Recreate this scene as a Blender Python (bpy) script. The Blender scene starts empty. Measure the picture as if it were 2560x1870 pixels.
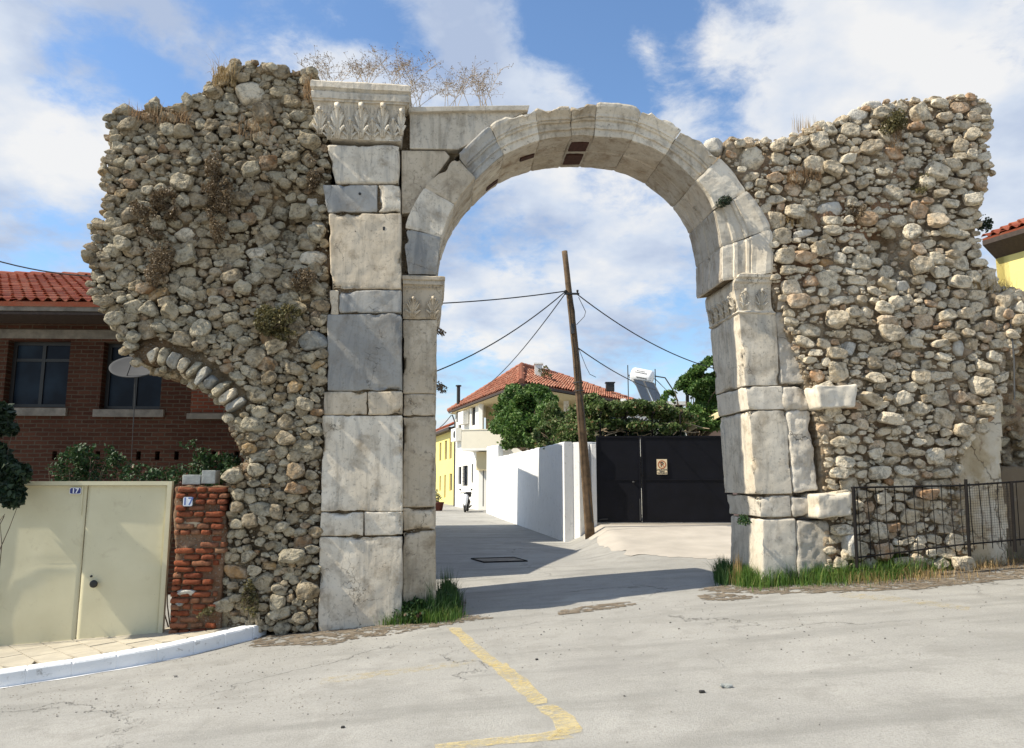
import bpy, math, random
import numpy as np
from mathutils import Vector, Matrix, Euler
random.seed(7); rng = np.random.default_rng(7)
R = math.radians
sc = bpy.context.scene
# ------------------------------------------------------------------ camera
FPX = 1850.0                       # focal length in pixels of the 2560 px wide photograph
PITCH = math.atan(267/FPX)
CAM = np.array([0.0, 0.0, 1.6])
cam = bpy.data.objects.new('camera', bpy.data.cameras.new('camera'))
sc.collection.objects.link(cam)
cam.location = CAM; cam.rotation_euler = (math.pi/2 + PITCH, 0, 0)
cam.data.sensor_width = 36; cam.data.lens = FPX/2560*36
cam.data.clip_start = 0.05; cam.data.clip_end = 5000
sc.camera = cam
# ------------------------------------------------------------------ light
SUN_EL = R(46); SUN_A = R(12.5)      # light travels to the right and slightly away from the camera
to_sun = Vector((-math.cos(SUN_A)*math.cos(SUN_EL), -math.sin(SUN_A)*math.cos(SUN_EL), math.sin(SUN_EL)))
sun = bpy.data.objects.new('sun', bpy.data.lights.new('sun', 'SUN'))
sc.collection.objects.link(sun)
sun.data.energy = 5.0; sun.data.angle = R(0.5); sun.data.color = (1.0, 0.92, 0.77)
sun.rotation_euler = to_sun.to_track_quat('Z', 'Y').to_euler()
sun.location = (-20, -5, 25)
sc.view_settings.view_transform = 'Standard'; sc.view_settings.look = 'None'
sc.view_settings.gamma = 1; sc.view_settings.exposure = 0.47
sc.view_settings.use_curve_mapping = False
# ------------------------------------------------------------------ node helpers
class NT:
    def __init__(s, tree): s.t = tree; s.t.nodes.clear()
    def n(s, kind, **kw):
        nd = s.t.nodes.new(kind)
        for k, v in kw.items():
            if k.startswith('i_'):
                key = k[2:]; key = int(key) if key.isdigit() else key.replace('_', ' ')
                s.set(nd.inputs[key], v)
            else: setattr(nd, k, v)
        return nd
    def set(s, sock, v):
        if isinstance(v, bpy.types.NodeSocket): s.t.links.new(v, sock)
        else:
            if isinstance(v, (tuple, list)) and sock.type == 'RGBA' and len(v) == 3: v = (*v, 1)
            sock.default_value = v
    def math(s, op, a, b=0.0, c=None, clamp=False):
        nd = s.n('ShaderNodeMath', operation=op, use_clamp=clamp); s.set(nd.inputs[0], a); s.set(nd.inputs[1], b)
        if c is not None: s.set(nd.inputs[2], c)
        return nd.outputs[0]
    def vm(s, op, a, b=(0,0,0), out=0):
        nd = s.n('ShaderNodeVectorMath', operation=op); s.set(nd.inputs[0], a)
        if op == 'SCALE': s.set(nd.inputs['Scale'], b)
        else: s.set(nd.inputs[1], b)
        return nd.outputs[out]
    def noise(s, vec, scale, detail=4, rough=0.5, dist=0.0, out=0):
        nd = s.n('ShaderNodeTexNoise'); s.set(nd.inputs['Vector'], vec)
        nd.inputs['Scale'].default_value = scale; nd.inputs['Detail'].default_value = detail
        nd.inputs['Roughness'].default_value = rough; nd.inputs['Distortion'].default_value = dist
        return nd.outputs[out]
    def vor(s, vec, scale, feature='F1', out=0):
        nd = s.n('ShaderNodeTexVoronoi', feature=feature); s.set(nd.inputs['Vector'], vec); nd.inputs['Scale'].default_value = scale
        return nd.outputs[out]
    def mr(s, v, a, b, c=0.0, d=1.0):
        nd = s.n('ShaderNodeMapRange'); s.set(nd.inputs[0], v)
        for i, x in enumerate((a, b, c, d)): nd.inputs[i+1].default_value = x
        return nd.outputs[0]
    def mix(s, f, a, b, mode='MIX'):
        nd = s.n('ShaderNodeMix', data_type='RGBA', blend_type=mode)
        s.set(nd.inputs[0], f); s.set(nd.inputs[6], a); s.set(nd.inputs[7], b); return nd.outputs[2]
    def ramp(s, f, stops, interp='LINEAR'):
        nd = s.n('ShaderNodeValToRGB'); s.set(nd.inputs[0], f); cr = nd.color_ramp; cr.interpolation = interp
        while len(cr.elements) < len(stops): cr.elements.new(0.5)
        for e, (p, c) in zip(cr.elements, stops): e.position = p; e.color = (*c, 1)
        return nd.outputs[0]
    def obj(s): return s.n('ShaderNodeTexCoord').outputs['Object']
    def pos(s): return s.n('ShaderNodeNewGeometry').outputs['Position']
    def island(s): return s.n('ShaderNodeNewGeometry').outputs['Random Per Island']
    def orand(s): return s.n('ShaderNodeObjectInfo').outputs['Random']
    def bump(s, h, strength=0.5, dist=0.02, normal=None):
        nd = s.n('ShaderNodeBump'); s.set(nd.inputs['Height'], h); nd.inputs['Strength'].default_value = strength
        nd.inputs['Distance'].default_value = dist
        if normal is not None: s.set(nd.inputs['Normal'], normal)
        return nd.outputs[0]
    def out(s, color, rough=0.8, normal=None, metallic=0.0, spec=0.3, alpha=None, trans=0.0):
        p = s.n('ShaderNodeBsdfPrincipled'); s.set(p.inputs['Base Color'], color); s.set(p.inputs['Roughness'], rough)
        p.inputs['Metallic'].default_value = metallic; p.inputs['Specular IOR Level'].default_value = spec
        if normal is not None: s.set(p.inputs['Normal'], normal)
        if alpha is not None: s.set(p.inputs['Alpha'], alpha)
        o = s.n('ShaderNodeOutputMaterial')
        if trans > 0:
            tr = s.n('ShaderNodeBsdfTranslucent'); s.set(tr.inputs[0], color)
            m = s.n('ShaderNodeMixShader'); m.inputs[0].default_value = trans
            s.t.links.new(p.outputs[0], m.inputs[1]); s.t.links.new(tr.outputs[0], m.inputs[2]); s.t.links.new(m.outputs[0], o.inputs[0])
        else: s.t.links.new(p.outputs[0], o.inputs[0])
def newmat(name):
    m = bpy.data.materials.new(name); m.use_nodes = True; return m, NT(m.node_tree)
# ------------------------------------------------------------------ pixel rays (measuring only)
K = 2560/2262
def ray(px, py):
    a = (px-1280)/FPX; b = (935-py)/FPX
    return np.array([a, math.cos(PITCH)-b*math.sin(PITCH), math.sin(PITCH)+b*math.cos(PITCH)])
def at(px, py, Y):
    d = ray(px, py); return CAM + d*(Y/d[1])
def ground_z(x, y):
    x = np.asarray(x, float); y = np.asarray(y, float)
    t = np.clip((y-11)/8, 0, 1); t = t*t*(3-2*t)
    xc = 12*np.tanh(x/12)
    apron = np.clip((x-1.7)/0.8, 0, 1)*np.clip((y-14.0)/6.0, 0, 1)*0.48*np.clip((45-y)/20, 0, 1)
    return -0.01*np.minimum(y, 12) + 0.08*xc*(1-t) + apron
def gp(px, py):
    d = ray(px, py); lo = 0.5; hi = 300.0
    for _ in range(60):
        m = (lo+hi)/2; p = CAM+d*m
        if p[2] > ground_z(p[0], p[1]): lo = m
        else: hi = m
    p = CAM+d*lo; p[2] = ground_z(p[0], p[1]); return p
# ------------------------------------------------------------------ world
world = bpy.data.worlds.new('World'); sc.world = world; world.use_nodes = True
w = NT(world.node_tree)
sky = w.n('ShaderNodeTexSky', sky_type='NISHITA', sun_disc=False, sun_elevation=SUN_EL,
          sun_rotation=math.atan2(to_sun.x, to_sun.y), air_density=1.2, dust_density=0.4, ozone_density=2.5)
dirv = w.vm('NORMALIZE', w.n('ShaderNodeTexCoord').outputs['Generated'])
sep = w.n('ShaderNodeSeparateXYZ'); w.set(sep.inputs[0], dirv)
zz = w.math('MAXIMUM', w.math('ADD', sep.outputs[2], 0.30), 0.05)
comb = w.n('ShaderNodeCombineXYZ'); w.set(comb.inputs[0], w.math('DIVIDE', sep.outputs[0], zz)); w.set(comb.inputs[1], w.math('DIVIDE', sep.outputs[1], zz))
cv = comb.outputs[0]
n1 = w.noise(cv, 3.6, 10, 0.60, 0.35)
n2 = w.noise(cv, 11.0, 8, 0.66, 0.3)
dens = w.math('ADD', w.math('MULTIPLY', n1, 0.60), w.math('MULTIPLY', n2, 0.40))
n3 = w.noise(cv, 26.0, 6, 0.62, 0.2)
dens = w.math('ADD', dens, w.math('MULTIPLY', w.math('SUBTRACT', n3, 0.5), 0.16))
BL = [(60,90,.07,.12),(20,250,.12,.12),(170,330,.07,.12),(330,330,.06,.12),(230,210,.04,.08),(300,20,.05,.08),(430,60,.04,.05),(120,470,.06,.10),(30,600,.05,.06),(480,120,.04,.05),
      (620,130,.05,.07),(800,150,.07,.11),(900,170,.05,.08),(1130,60,.05,.12),(1190,110,.05,.12),(1060,30,.05,.08),(1340,240,.05,.14),(1440,240,.05,.14),(1250,190,.05,.10),(1590,80,.035,.13),(1620,170,.03,.10),(1760,110,.05,.12),(1840,130,.04,.10),
      (1700,320,.05,.06),(1980,200,.07,.13),(2150,120,.10,.13),(2380,180,.12,.13),(2300,20,.08,.12),(2480,420,.12,.14),(1940,300,.05,.08),(2060,60,.05,.08),(1270,560,.12,.07),(1500,800,.13,.12),(1200,720,.08,.10),(1640,600,.08,.09),(1400,480,.08,.06),
      (130,140,.035,-.12),(250,120,.045,-.17),(330,190,.05,-.16),(430,220,.05,-.16),(110,235,.035,-.15),(225,290,.035,-.20),(150,560,.045,-.15),(70,520,.03,-.08),(550,45,.05,-.11),(700,40,.06,-.12),(860,60,.05,-.13),(960,60,.05,-.10),(660,190,.04,-.06),
      (1060,130,.035,-.14),(1390,50,.06,-.17),(1480,20,.06,-.13),(1400,130,.05,-.15),(1520,160,.04,-.14),(1540,220,.03,-.10),(1640,20,.06,-.13),(1700,40,.04,-.10),(1600,240,.04,-.14),(1770,240,.04,-.12),(1870,270,.04,-.13),(1860,50,.05,-.10),(1930,100,.035,-.12),(2000,20,.05,-.07),(2020,265,.025,-.10),
      (1340,640,.05,-.07),(1180,860,.06,-.05),(1620,880,.08,-.06)]
for px, py, rad, amp in BL:
    d = ray(px, py); d = d/np.linalg.norm(d)
    dist = w.vm('DISTANCE', dirv, tuple(d), out=1)
    g = w.math('EXPONENT', w.math('MULTIPLY', w.math('POWER', w.math('DIVIDE', dist, rad), 2.0), -1.0))
    dens = w.math('ADD', dens, w.math('MULTIPLY', g, amp))
cl = w.n('ShaderNodeMapRange', interpolation_type='SMOOTHSTEP'); w.set(cl.inputs[0], dens); cl.inputs[1].default_value = 0.385; cl.inputs[2].default_value = 0.64
shade = w.noise(w.vm('ADD', cv, (0.13, 0.1, 3.0)), 2.6, 6, 0.55)
ccol = w.vm('SCALE', w.ramp(shade, [(0.38, (.50, .60, .80)), (0.50, (.74, .82, .95)), (0.61, (1, 1, 1))]), 9.4)
skyc = w.mix(1.0, sky.outputs[0], (1.55, 1.75, 1.95), 'MULTIPLY')
colr = w.mix(w.math('MULTIPLY', cl.outputs[0], 0.97), skyc, ccol)
bg = w.n('ShaderNodeBackground'); w.set(bg.inputs[0], colr); bg.inputs[1].default_value = 0.070
wo = w.n('ShaderNodeOutputWorld'); w.t.links.new(bg.outputs[0], wo.inputs[0])
# ------------------------------------------------------------------ numpy noise
def _h(i, j, k):
    n = (i*374761393 + j*668265263 + k*2147483647) & 0xffffffff
    n = ((n ^ (n >> 13))*1274126177) & 0xffffffff
    n = ((n ^ (n >> 15))*2246822519) & 0xffffffff
    return ((n ^ (n >> 16)) & 0xffffff)/float(0xffffff)*2-1
def vn(p):
    p = np.asarray(p, float); f = np.floor(p).astype(np.int64); t = p-f; t = t*t*(3-2*t)
    x, y, z = f[..., 0], f[..., 1], f[..., 2]; a, b, c = t[..., 0], t[..., 1], t[..., 2]
    def L(u, v, s): return u*(1-s)+v*s
    return L(L(L(_h(x,y,z), _h(x+1,y,z), a), L(_h(x,y+1,z), _h(x+1,y+1,z), a), b),
             L(L(_h(x,y,z+1), _h(x+1,y,z+1), a), L(_h(x,y+1,z+1), _h(x+1,y+1,z+1), a), b), c)
def fbm(p, o=4, g=0.5):
    p = np.asarray(p, float); s = 0; a = 1; q = p.copy()
    for i in range(o): s = s+a*vn(q); q = q*2.03+17.1; a *= g
    return s
def vfbm(p, o=3): p = np.asarray(p, float); return np.stack([fbm(p+31.7*k, o) for k in (1, 2, 3)], -1)
# ------------------------------------------------------------------ mesh helpers
class MB:
    def __init__(s): s.V = []; s.F = []; s.n = 0
    def add(s, V, F):
        V = np.asarray(V, float).reshape(-1, 3)
        if isinstance(F, np.ndarray): s.F.extend((F+s.n).tolist())
        else: s.F.extend([[i+s.n for i in f] for f in F])
        s.V.append(V); s.n += len(V); return s
    def box(s, c, size, Rm=None, taper=None):
        c = np.asarray(c, float); h = np.asarray(size, float)/2
        V = np.array([[x, y, z] for z in (-1, 1) for y in (-1, 1) for x in (-1, 1)], float)*h
        if Rm is not None: V = V@np.asarray(Rm).T
        return s.add(V+c, [[0,2,3,1],[4,5,7,6],[0,1,5,4],[2,6,7,3],[0,4,6,2],[1,3,7,5]])
    def hexa(s, P):   # 8 points: bottom 4 ccw, top 4 ccw
        return s.add(P, [[3,2,1,0],[4,5,6,7],[0,1,5,4],[1,2,6,5],[2,3,7,6],[3,0,4,7]])
    def tube(s, pts, rad, n=6, cap=True):
        pts = np.asarray(pts, float); m = len(pts); rad = np.broadcast_to(np.asarray(rad, float), (m,))
        T = np.gradient(pts, axis=0); T /= np.linalg.norm(T, axis=1)[:, None]+1e-12
        up = np.array([0, 0, 1.]) if abs(T[0][2]) < .9 else np.array([1., 0, 0])
        V = []
        A = np.cross(T[0], up); A /= np.linalg.norm(A)
        for i in range(m):
            A = A-T[i]*(A@T[i]); A /= np.linalg.norm(A)+1e-12; B = np.cross(T[i], A)
            for k in range(n):
                th = 2*math.pi*k/n; V.append(pts[i]+rad[i]*(A*math.cos(th)+B*math.sin(th)))
        F = [[i*n+k, i*n+(k+1) % n, (i+1)*n+(k+1) % n, (i+1)*n+k] for i in range(m-1) for k in range(n)]
        if cap: F += [list(range(n))[::-1], [(m-1)*n+k for k in range(n)]]
        return s.add(V, F)
    def lathe(s, prof, c, axis=(0,0,1), n=24):
        ax = Vector(axis).normalized(); q = Vector((0,0,1)).rotation_difference(ax).to_matrix(); q = np.array(q)
        V = []
        for r, z in prof:
            for k in range(n):
                th = 2*math.pi*k/n; V.append([r*math.cos(th), r*math.sin(th), z])
        V = np.array(V)@q.T+np.asarray(c, float)
        F = [[i*n+k, i*n+(k+1) % n, (i+1)*n+(k+1) % n, (i+1)*n+k] for i in range(len(prof)-1) for k in range(n)]
        return s.add(V, F)
    def build(s, name, mat, parent=None, smooth=False, **tags):
        V = np.concatenate(s.V) if s.V else np.zeros((0, 3))
        return mk(name, V, s.F, mat, parent, smooth, **tags)
def world_loc(o):
    p = Vector((0, 0, 0))
    while o is not None: p += o.location; o = o.parent
    return np.array(p)
def tag(o, label=None, cat=None, group=None, kind=None):
    if label: o['label'] = label
    if cat: o['category'] = cat
    if group: o['group'] = group
    if kind: o['kind'] = kind
    return o
def mk(name, V, F, mat, parent=None, smooth=False, **tags):
    V = np.asarray(V, float)
    if parent is None:
        lo, hi = V.min(0), V.max(0); org = np.array([(lo[0]+hi[0])/2, (lo[1]+hi[1])/2, lo[2]])
    else: org = world_loc(parent)
    me = bpy.data.meshes.new(name)
    if isinstance(F, np.ndarray): F = F.tolist()
    me.from_pydata((V-org).tolist(), [], F); me.update()
    if smooth: me.polygons.foreach_set('use_smooth', [True]*len(me.polygons))
    if mat is not None: me.materials.append(mat)
    o = bpy.data.objects.new(name, me); sc.collection.objects.link(o)
    if parent is None: o.location = org
    else: o.parent = parent
    return tag(o, **tags)
def thing(name, label, cat, loc, group=None):
    o = bpy.data.objects.new(name, None); sc.collection.objects.link(o); o.empty_display_size = .2
    o.location = tuple(float(x) for x in loc); return tag(o, label, cat, group)
def dup(root, loc, label=None, rotz=None, scale=None):
    c = root.copy(); sc.collection.objects.link(c); c.location = loc
    if rotz is not None: c.rotation_euler.z = rotz
    if scale is not None: c.scale = (scale,)*3
    if label: c['label'] = label
    for ch in list(root.children):
        d = ch.copy(); sc.collection.objects.link(d); d.parent = c
        for g in list(ch.children):
            e = g.copy(); sc.collection.objects.link(e); e.parent = d
    return c
def inpoly(P, poly):
    x, y = P[..., 0], P[..., 1]; ins = np.zeros(x.shape, bool); n = len(poly)
    for i in range(n):
        x0, y0 = poly[i]; x1, y1 = poly[(i+1) % n]
        c = ((y0 > y) != (y1 > y)) & (x < (x1-x0)*(y-y0)/((y1-y0) if y1 != y0 else 1e-9)+x0); ins ^= c
    return ins
def cubegrid(xs, ys, zs):
    xs, ys, zs = map(np.asarray, (xs, ys, zs)); V = []; F = []; n = 0
    def face(A, B, fn, flip):
        nonlocal n
        a, b = np.meshgrid(A, B, indexing='ij'); P = fn(a, b).reshape(-1, 3); nb = len(B)
        i, j = np.meshgrid(np.arange(len(A)-1), np.arange(nb-1), indexing='ij'); q = (i*nb+j).ravel()
        f = np.stack([q, q+nb, q+nb+1, q+1], 1)
        if flip: f = f[:, ::-1]
        V.append(P); F.append(f+n); n += len(P)
    o = lambda a, v: np.full_like(a, v, dtype=float)
    face(xs, ys, lambda a, b: np.stack([a, b, o(a, zs[0])], -1), True)
    face(xs, ys, lambda a, b: np.stack([a, b, o(a, zs[-1])], -1), False)
    face(xs, zs, lambda a, b: np.stack([a, o(a, ys[0]), b], -1), False)
    face(xs, zs, lambda a, b: np.stack([a, o(a, ys[-1]), b], -1), True)
    face(ys, zs, lambda a, b: np.stack([o(a, xs[0]), a, b], -1), True)
    face(ys, zs, lambda a, b: np.stack([o(a, xs[-1]), a, b], -1), False)
    V = np.concatenate(V); F = np.concatenate(F)
    u, inv = np.unique(np.round(V, 6), axis=0, return_inverse=True); inv = np.asarray(inv).reshape(-1)
    return u, inv[F]
CS = {}
def csphere(n):
    if n not in CS:
        t = np.tan(np.linspace(-1, 1, n+1)*math.pi/4); V, F = cubegrid(t, t, t)
        CS[n] = (V/np.linalg.norm(V, axis=1)[:, None], F)
    return CS[n]
def stone(a, b, c, n=6, p=15, nplanes=8, rough=.07, boxy=.5, rot=0.0, flat=.4):
    """one rock in local (u,v,w), semi-axes a,b,c"""
    D, F = csphere(n)
    N = rng.normal(size=(nplanes, 3)); N /= np.linalg.norm(N, axis=1)[:, None]
    h = rng.uniform(.74, 1.02, nplanes)
    k = rng.integers(4, 7); th = rng.uniform(0, 6.28)+np.arange(k)*6.283/k+rng.normal(size=k)*.25
    N = np.concatenate([N, np.stack([np.cos(th), np.sin(th), rng.normal(size=k)*.22], 1)]); N /= np.linalg.norm(N, axis=1)[:, None]
    h = np.concatenate([h, rng.uniform(.64, .96, k)])
    ax = np.array([[1,0,0],[-1,0,0],[0,1,0],[0,-1,0],[0,0,1],[0,0,-1]], float)+rng.normal(size=(6, 3))*.16
    ax /= np.linalg.norm(ax, axis=1)[:, None]
    N = np.concatenate([N, ax]); h = np.concatenate([h, np.full(4, 1-.30*boxy), [1-.45*flat]*2])
    q = (np.maximum(0, D@N.T/h)**p).sum(1)**(1/p)
    P = D/q[:, None]
    off = rng.uniform(-50, 50, 3)
    P = P*(1+rough*fbm(P*1.6+off, 3)[:, None])+rough*.35*vfbm(P*3.2+off, 2)
    if n > 7: P = P*(1-rough*.5*np.abs(fbm(P*5.5+off, 2))[:, None])
    P = P*np.array([a, b, c])
    cr, sr = math.cos(rot), math.sin(rot)
    P = np.stack([P[:, 0]*cr-P[:, 1]*sr, P[:, 0]*sr+P[:, 1]*cr, P[:, 2]], 1)
    return P, F
# ------------------------------------------------------------------ the ruined wall's own frame (u along, v up, w out)
YAW = R(6.0)
WO = np.array([0, 10.0, 0]); T_ = np.array([math.cos(YAW), math.sin(YAW), 0]); N_ = np.array([math.sin(YAW), -math.cos(YAW), 0]); Z_ = np.array([0, 0, 1.])
def uv(x, y, wv=0.0, full=False):
    if not full: x, y = x*K, y*K
    d = ray(x, y); o = WO+N_*wv; t = ((o-CAM)@N_)/(d@N_); p = CAM+d*t-WO
    return np.array([p@T_, p[2]])
def WP(u, v, wv):
    u, v, wv = np.broadcast_arrays(*map(lambda q: np.asarray(q, float), (u, v, wv)))
    return WO+u[..., None]*T_+v[..., None]*Z_+wv[..., None]*N_
def W3(P): return WP(P[:, 0], P[:, 1], P[:, 2])
WT = 1.25                          # wall thickness
# ------------------------------------------------------------------ materials
def m_simple(name, col, rough=.6, metallic=0., spec=.4, var=.12, scale=6, bump=0.0, bscale=40):
    m, t = newmat(name); P = t.obj()
    nz = t.noise(P, scale, 5, .6)
    c = t.mix(t.mr(nz, .3, .7), tuple(x*(1-var) for x in col), tuple(min(1, x*(1+var)) for x in col))
    nm = t.bump(t.noise(P, bscale, 4, .6), bump, .01) if bump else None
    t.out(c, rough, nm, metallic, spec); return m
def m_marble(name, a, b, vein, veinamt=.5, stain=.35, rgh=1.0, scale=1.0, ang=.8):
    m, t = newmat(name); P0 = t.obj()
    off = t.math('MULTIPLY', t.orand(), 37.0)
    cx = t.n('ShaderNodeCombineXYZ'); t.set(cx.inputs[0], off); t.set(cx.inputs[2], off)
    P = t.vm('ADD', P0, cx.outputs[0])
    base = t.mix(t.mr(t.noise(P, 1.3*scale, 6, .55, .6), .32, .68), a, b)
    # diagonal veins
    mp = t.n('ShaderNodeMapping'); t.set(mp.inputs[0], P); mp.inputs['Rotation'].default_value = (0, ang, 0); mp.inputs['Scale'].default_value = (1.0, 1.0, .22)
    v1 = t.noise(mp.outputs[0], 5*scale, 7, .62, .8)
    base = t.mix(t.math('MULTIPLY', t.mr(v1, .52, .68), veinamt), base, vein)
    base = t.mix(t.math('MULTIPLY', t.mr(t.noise(P, 3.2, 8, .7, .4), .5, .72), stain), base, (.20, .145, .085))
    base = t.mix(t.math('MULTIPLY', t.mr(t.noise(P, 22, 5, .7), .56, .70), stain*.8), base, (.11, .095, .075))
    m2 = t.n('ShaderNodeMapping'); t.set(m2.inputs[0], P); m2.inputs['Scale'].default_value = (7, 7, .7)
    base = t.mix(t.math('MULTIPLY', t.mr(t.noise(m2.outputs[0], 1.6, 6, .65), .53, .70), stain*.55), base, (.17, .14, .10))
    tint = t.mr(t.orand(), 0, 1, .82, 1.08)
    base = t.mix(1.0, base, t.n('ShaderNodeCombineColor', i_0=tint, i_1=tint, i_2=tint).outputs[0], 'MULTIPLY')
    crack = t.vor(t.vm('ADD', P, t.vm('SCALE', t.noise(P, 3, 4, .6, out=1), .5)), 1.1, 'DISTANCE_TO_EDGE')
    ck = t.math('MULTIPLY', t.mr(crack, .0, .006, 1, 0), t.mr(t.noise(P, 1.9, 2), .5, .58))
    base = t.mix(t.math('MULTIPLY', ck, .75), base, (.06, .05, .035))
    h = t.math('ADD', t.math('MULTIPLY', t.noise(P, 14, 6, .65), .6), t.math('MULTIPLY', t.noise(P, 75, 5, .7), .35))
    pits = t.mr(t.vor(P, 55), .0, .28, 0, 1)
    h = t.math('ADD', h, t.math('MULTIPLY', pits, .12))
    h = t.math('SUBTRACT', h, t.math('MULTIPLY', ck, .6))
    t.out(base, .72, t.bump(h, .55*rgh, .02), 0, .3); return m
M = {}
M['marble'] = m_marble('aged_marble', (.60, .52, .40), (.73, .66, .54), (.32, .305, .27), .7, .75)
M['marble_warm'] = m_marble('warm_marble', (.50, .41, .29), (.62, .53, .40), (.33, .28, .21), .55, .8)
M['marble_grey'] = m_marble('grey_marble', (.30,.292,.272), (.44,.42,.375), (.19,.195,.195), .75, .5, 1, 1.2)
M['marble_white'] = m_marble('bright_marble', (.63, .56, .445), (.74, .675, .565), (.44, .385, .31), .45, .5)
M['marble_rough'] = m_marble('hewn_marble', (.55, .49, .40), (.68, .63, .54), (.38, .34, .28), .4, .55, 2.2)
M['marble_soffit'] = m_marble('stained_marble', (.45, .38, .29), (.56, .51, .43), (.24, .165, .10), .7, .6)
def m_stone(name, stops, dirt=.5, soot=(.10,.085,.06), bumps=1.0, hl=(.62,.56,.45)):
    m, t = newmat(name); P = t.obj(); r = t.island()
    cx = t.n('ShaderNodeCombineXYZ'); t.set(cx.inputs[0], t.math('MULTIPLY', r, 63.0)); P2 = t.vm('ADD', P, cx.outputs[0])
    base = t.ramp(r, stops)
    base = t.mix(t.mr(t.noise(P2, 7, 6, .65), .42, .66, 0, .6), base, hl)
    base = t.mix(t.math('MULTIPLY', t.mr(t.noise(P2, 12, 9, .75, .5), .48, .62), dirt), base, soot)
    base = t.mix(t.math('MULTIPLY', t.mr(t.noise(P2, 40, 4, .7), .55, .75), dirt*.8), base, (.16, .12, .075))
    h = t.math('ADD', t.math('MULTIPLY', t.noise(P2, 16, 7, .68), .7), t.math('MULTIPLY', t.noise(P2, 60, 5, .7), .4))
    h = t.math('SUBTRACT', h, t.math('MULTIPLY', t.mr(t.vor(P2, 38), 0, .35, 1, 0), .18))
    t.out(base, .9, t.bump(h, 1.0*bumps, .05), 0, .15); return m
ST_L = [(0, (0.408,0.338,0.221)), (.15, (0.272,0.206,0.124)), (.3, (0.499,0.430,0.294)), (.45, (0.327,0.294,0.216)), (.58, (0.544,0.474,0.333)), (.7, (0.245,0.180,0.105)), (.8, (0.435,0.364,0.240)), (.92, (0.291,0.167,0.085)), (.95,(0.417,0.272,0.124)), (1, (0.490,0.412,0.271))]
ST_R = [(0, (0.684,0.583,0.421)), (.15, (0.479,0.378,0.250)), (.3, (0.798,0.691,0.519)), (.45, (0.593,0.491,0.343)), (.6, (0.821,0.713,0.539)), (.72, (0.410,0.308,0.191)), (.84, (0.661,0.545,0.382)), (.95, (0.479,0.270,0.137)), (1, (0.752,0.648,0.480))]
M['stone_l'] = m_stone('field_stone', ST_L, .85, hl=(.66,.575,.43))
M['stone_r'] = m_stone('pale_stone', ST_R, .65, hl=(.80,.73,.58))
def m_mortar(name, a, b, c):
    m, t = newmat(name); P = t.obj()
    base = t.mix(t.mr(t.noise(P, 2.2, 7, .65, .4), .38, .64), a, b)
    base = t.mix(t.mr(t.noise(P, 1.1, 3, .5), .54, .66, 0, .8), base, c)
    base = t.mix(t.mr(t.noise(P, 17, 7, .75), .5, .68, 0, .7), base, (.10, .075, .045))
    sp = t.mr(t.vor(t.vm('ADD', P, t.vm('SCALE', t.noise(P, 9, 3, out=1), .08)), 26), .1, .34, 1, 0)
    base = t.mix(t.math('MULTIPLY', sp, .6), base, (.50, .46, .38))
    h = t.math('ADD', t.math('MULTIPLY', t.noise(P, 12, 9, .75, .5), 1.0), t.math('MULTIPLY', sp, .25))
    t.out(base, .95, t.bump(h, 1.0, .06), 0, .1); return m
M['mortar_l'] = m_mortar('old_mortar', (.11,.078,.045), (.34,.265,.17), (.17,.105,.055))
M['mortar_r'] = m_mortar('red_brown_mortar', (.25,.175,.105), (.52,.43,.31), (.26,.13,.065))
def m_ground():
    m, t = newmat('worn_concrete_road'); P = t.pos()
    base = t.mix(t.mr(t.noise(P, .55, 7, .6, .4), .33, .66), (.30,.292,.268), (.385,.373,.342))
    base = t.mix(t.mr(t.noise(P, 2.6, 7, .65), .49, .68, 0, .6), base, (.25, .24, .215))
    base = t.mix(t.mr(t.noise(P, 1.1, 8, .7, 1.0), .56, .64, 0, .35), base, (.43, .415, .375))
    mp = t.n('ShaderNodeMapping'); t.set(mp.inputs[0], P); mp.inputs['Rotation'].default_value = (0, 0, .55); mp.inputs['Scale'].default_value = (.25, 1.6, 1)
    base = t.mix(t.mr(t.noise(mp.outputs[0], 1.2, 5, .6), .52, .68, 0, .7), base, (.225, .22, .20))
    base = t.mix(t.mr(t.noise(P, .21, 4, .55), .55, .68, 0, .5), base, (.25, .24, .225))
    base = t.mix(t.mr(t.noise(P, 60, 3, .7), .45, .65, 0, .5), base, (.20, .19, .172))
    base = t.mix(t.mr(t.noise(P, 120, 2, .6), .60, .72, 0, .4), base, (.55, .53, .49))
    pv = t.vor(P, 9); pr = t.mr(t.vor(P, 9, out=1), .80, .82) if False else t.noise(P, 1.3, 2)
    dots = t.math('MULTIPLY', t.mr(pv, .035, .07, 1, 0), t.mr(pr, .48, .56))
    base = t.mix(t.math('MULTIPLY', dots, .6), base, (.11, .10, .09))
    W = t.vm('ADD', P, t.vm('SCALE', t.noise(P, 1.2, 6, .65, out=1), 1.3))
    ck = t.math('MULTIPLY', t.mr(t.vor(W, .33, 'DISTANCE_TO_EDGE'), 0, .006, 1, 0), t.mr(t.noise(P, .5, 2), .50, .58))
    base = t.mix(t.math('MULTIPLY', ck, .55), base, (.10, .09, .075))
    h = t.math('ADD', t.math('MULTIPLY', t.noise(P, 85, 4, .7), .6), t.math('MULTIPLY', t.noise(P, 9, 4, .6), .35))
    h = t.math('SUBTRACT', h, ck)
    t.out(base, .9, t.bump(h, .9, .015), 0, .25); return m
M['road'] = m_ground()
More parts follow.
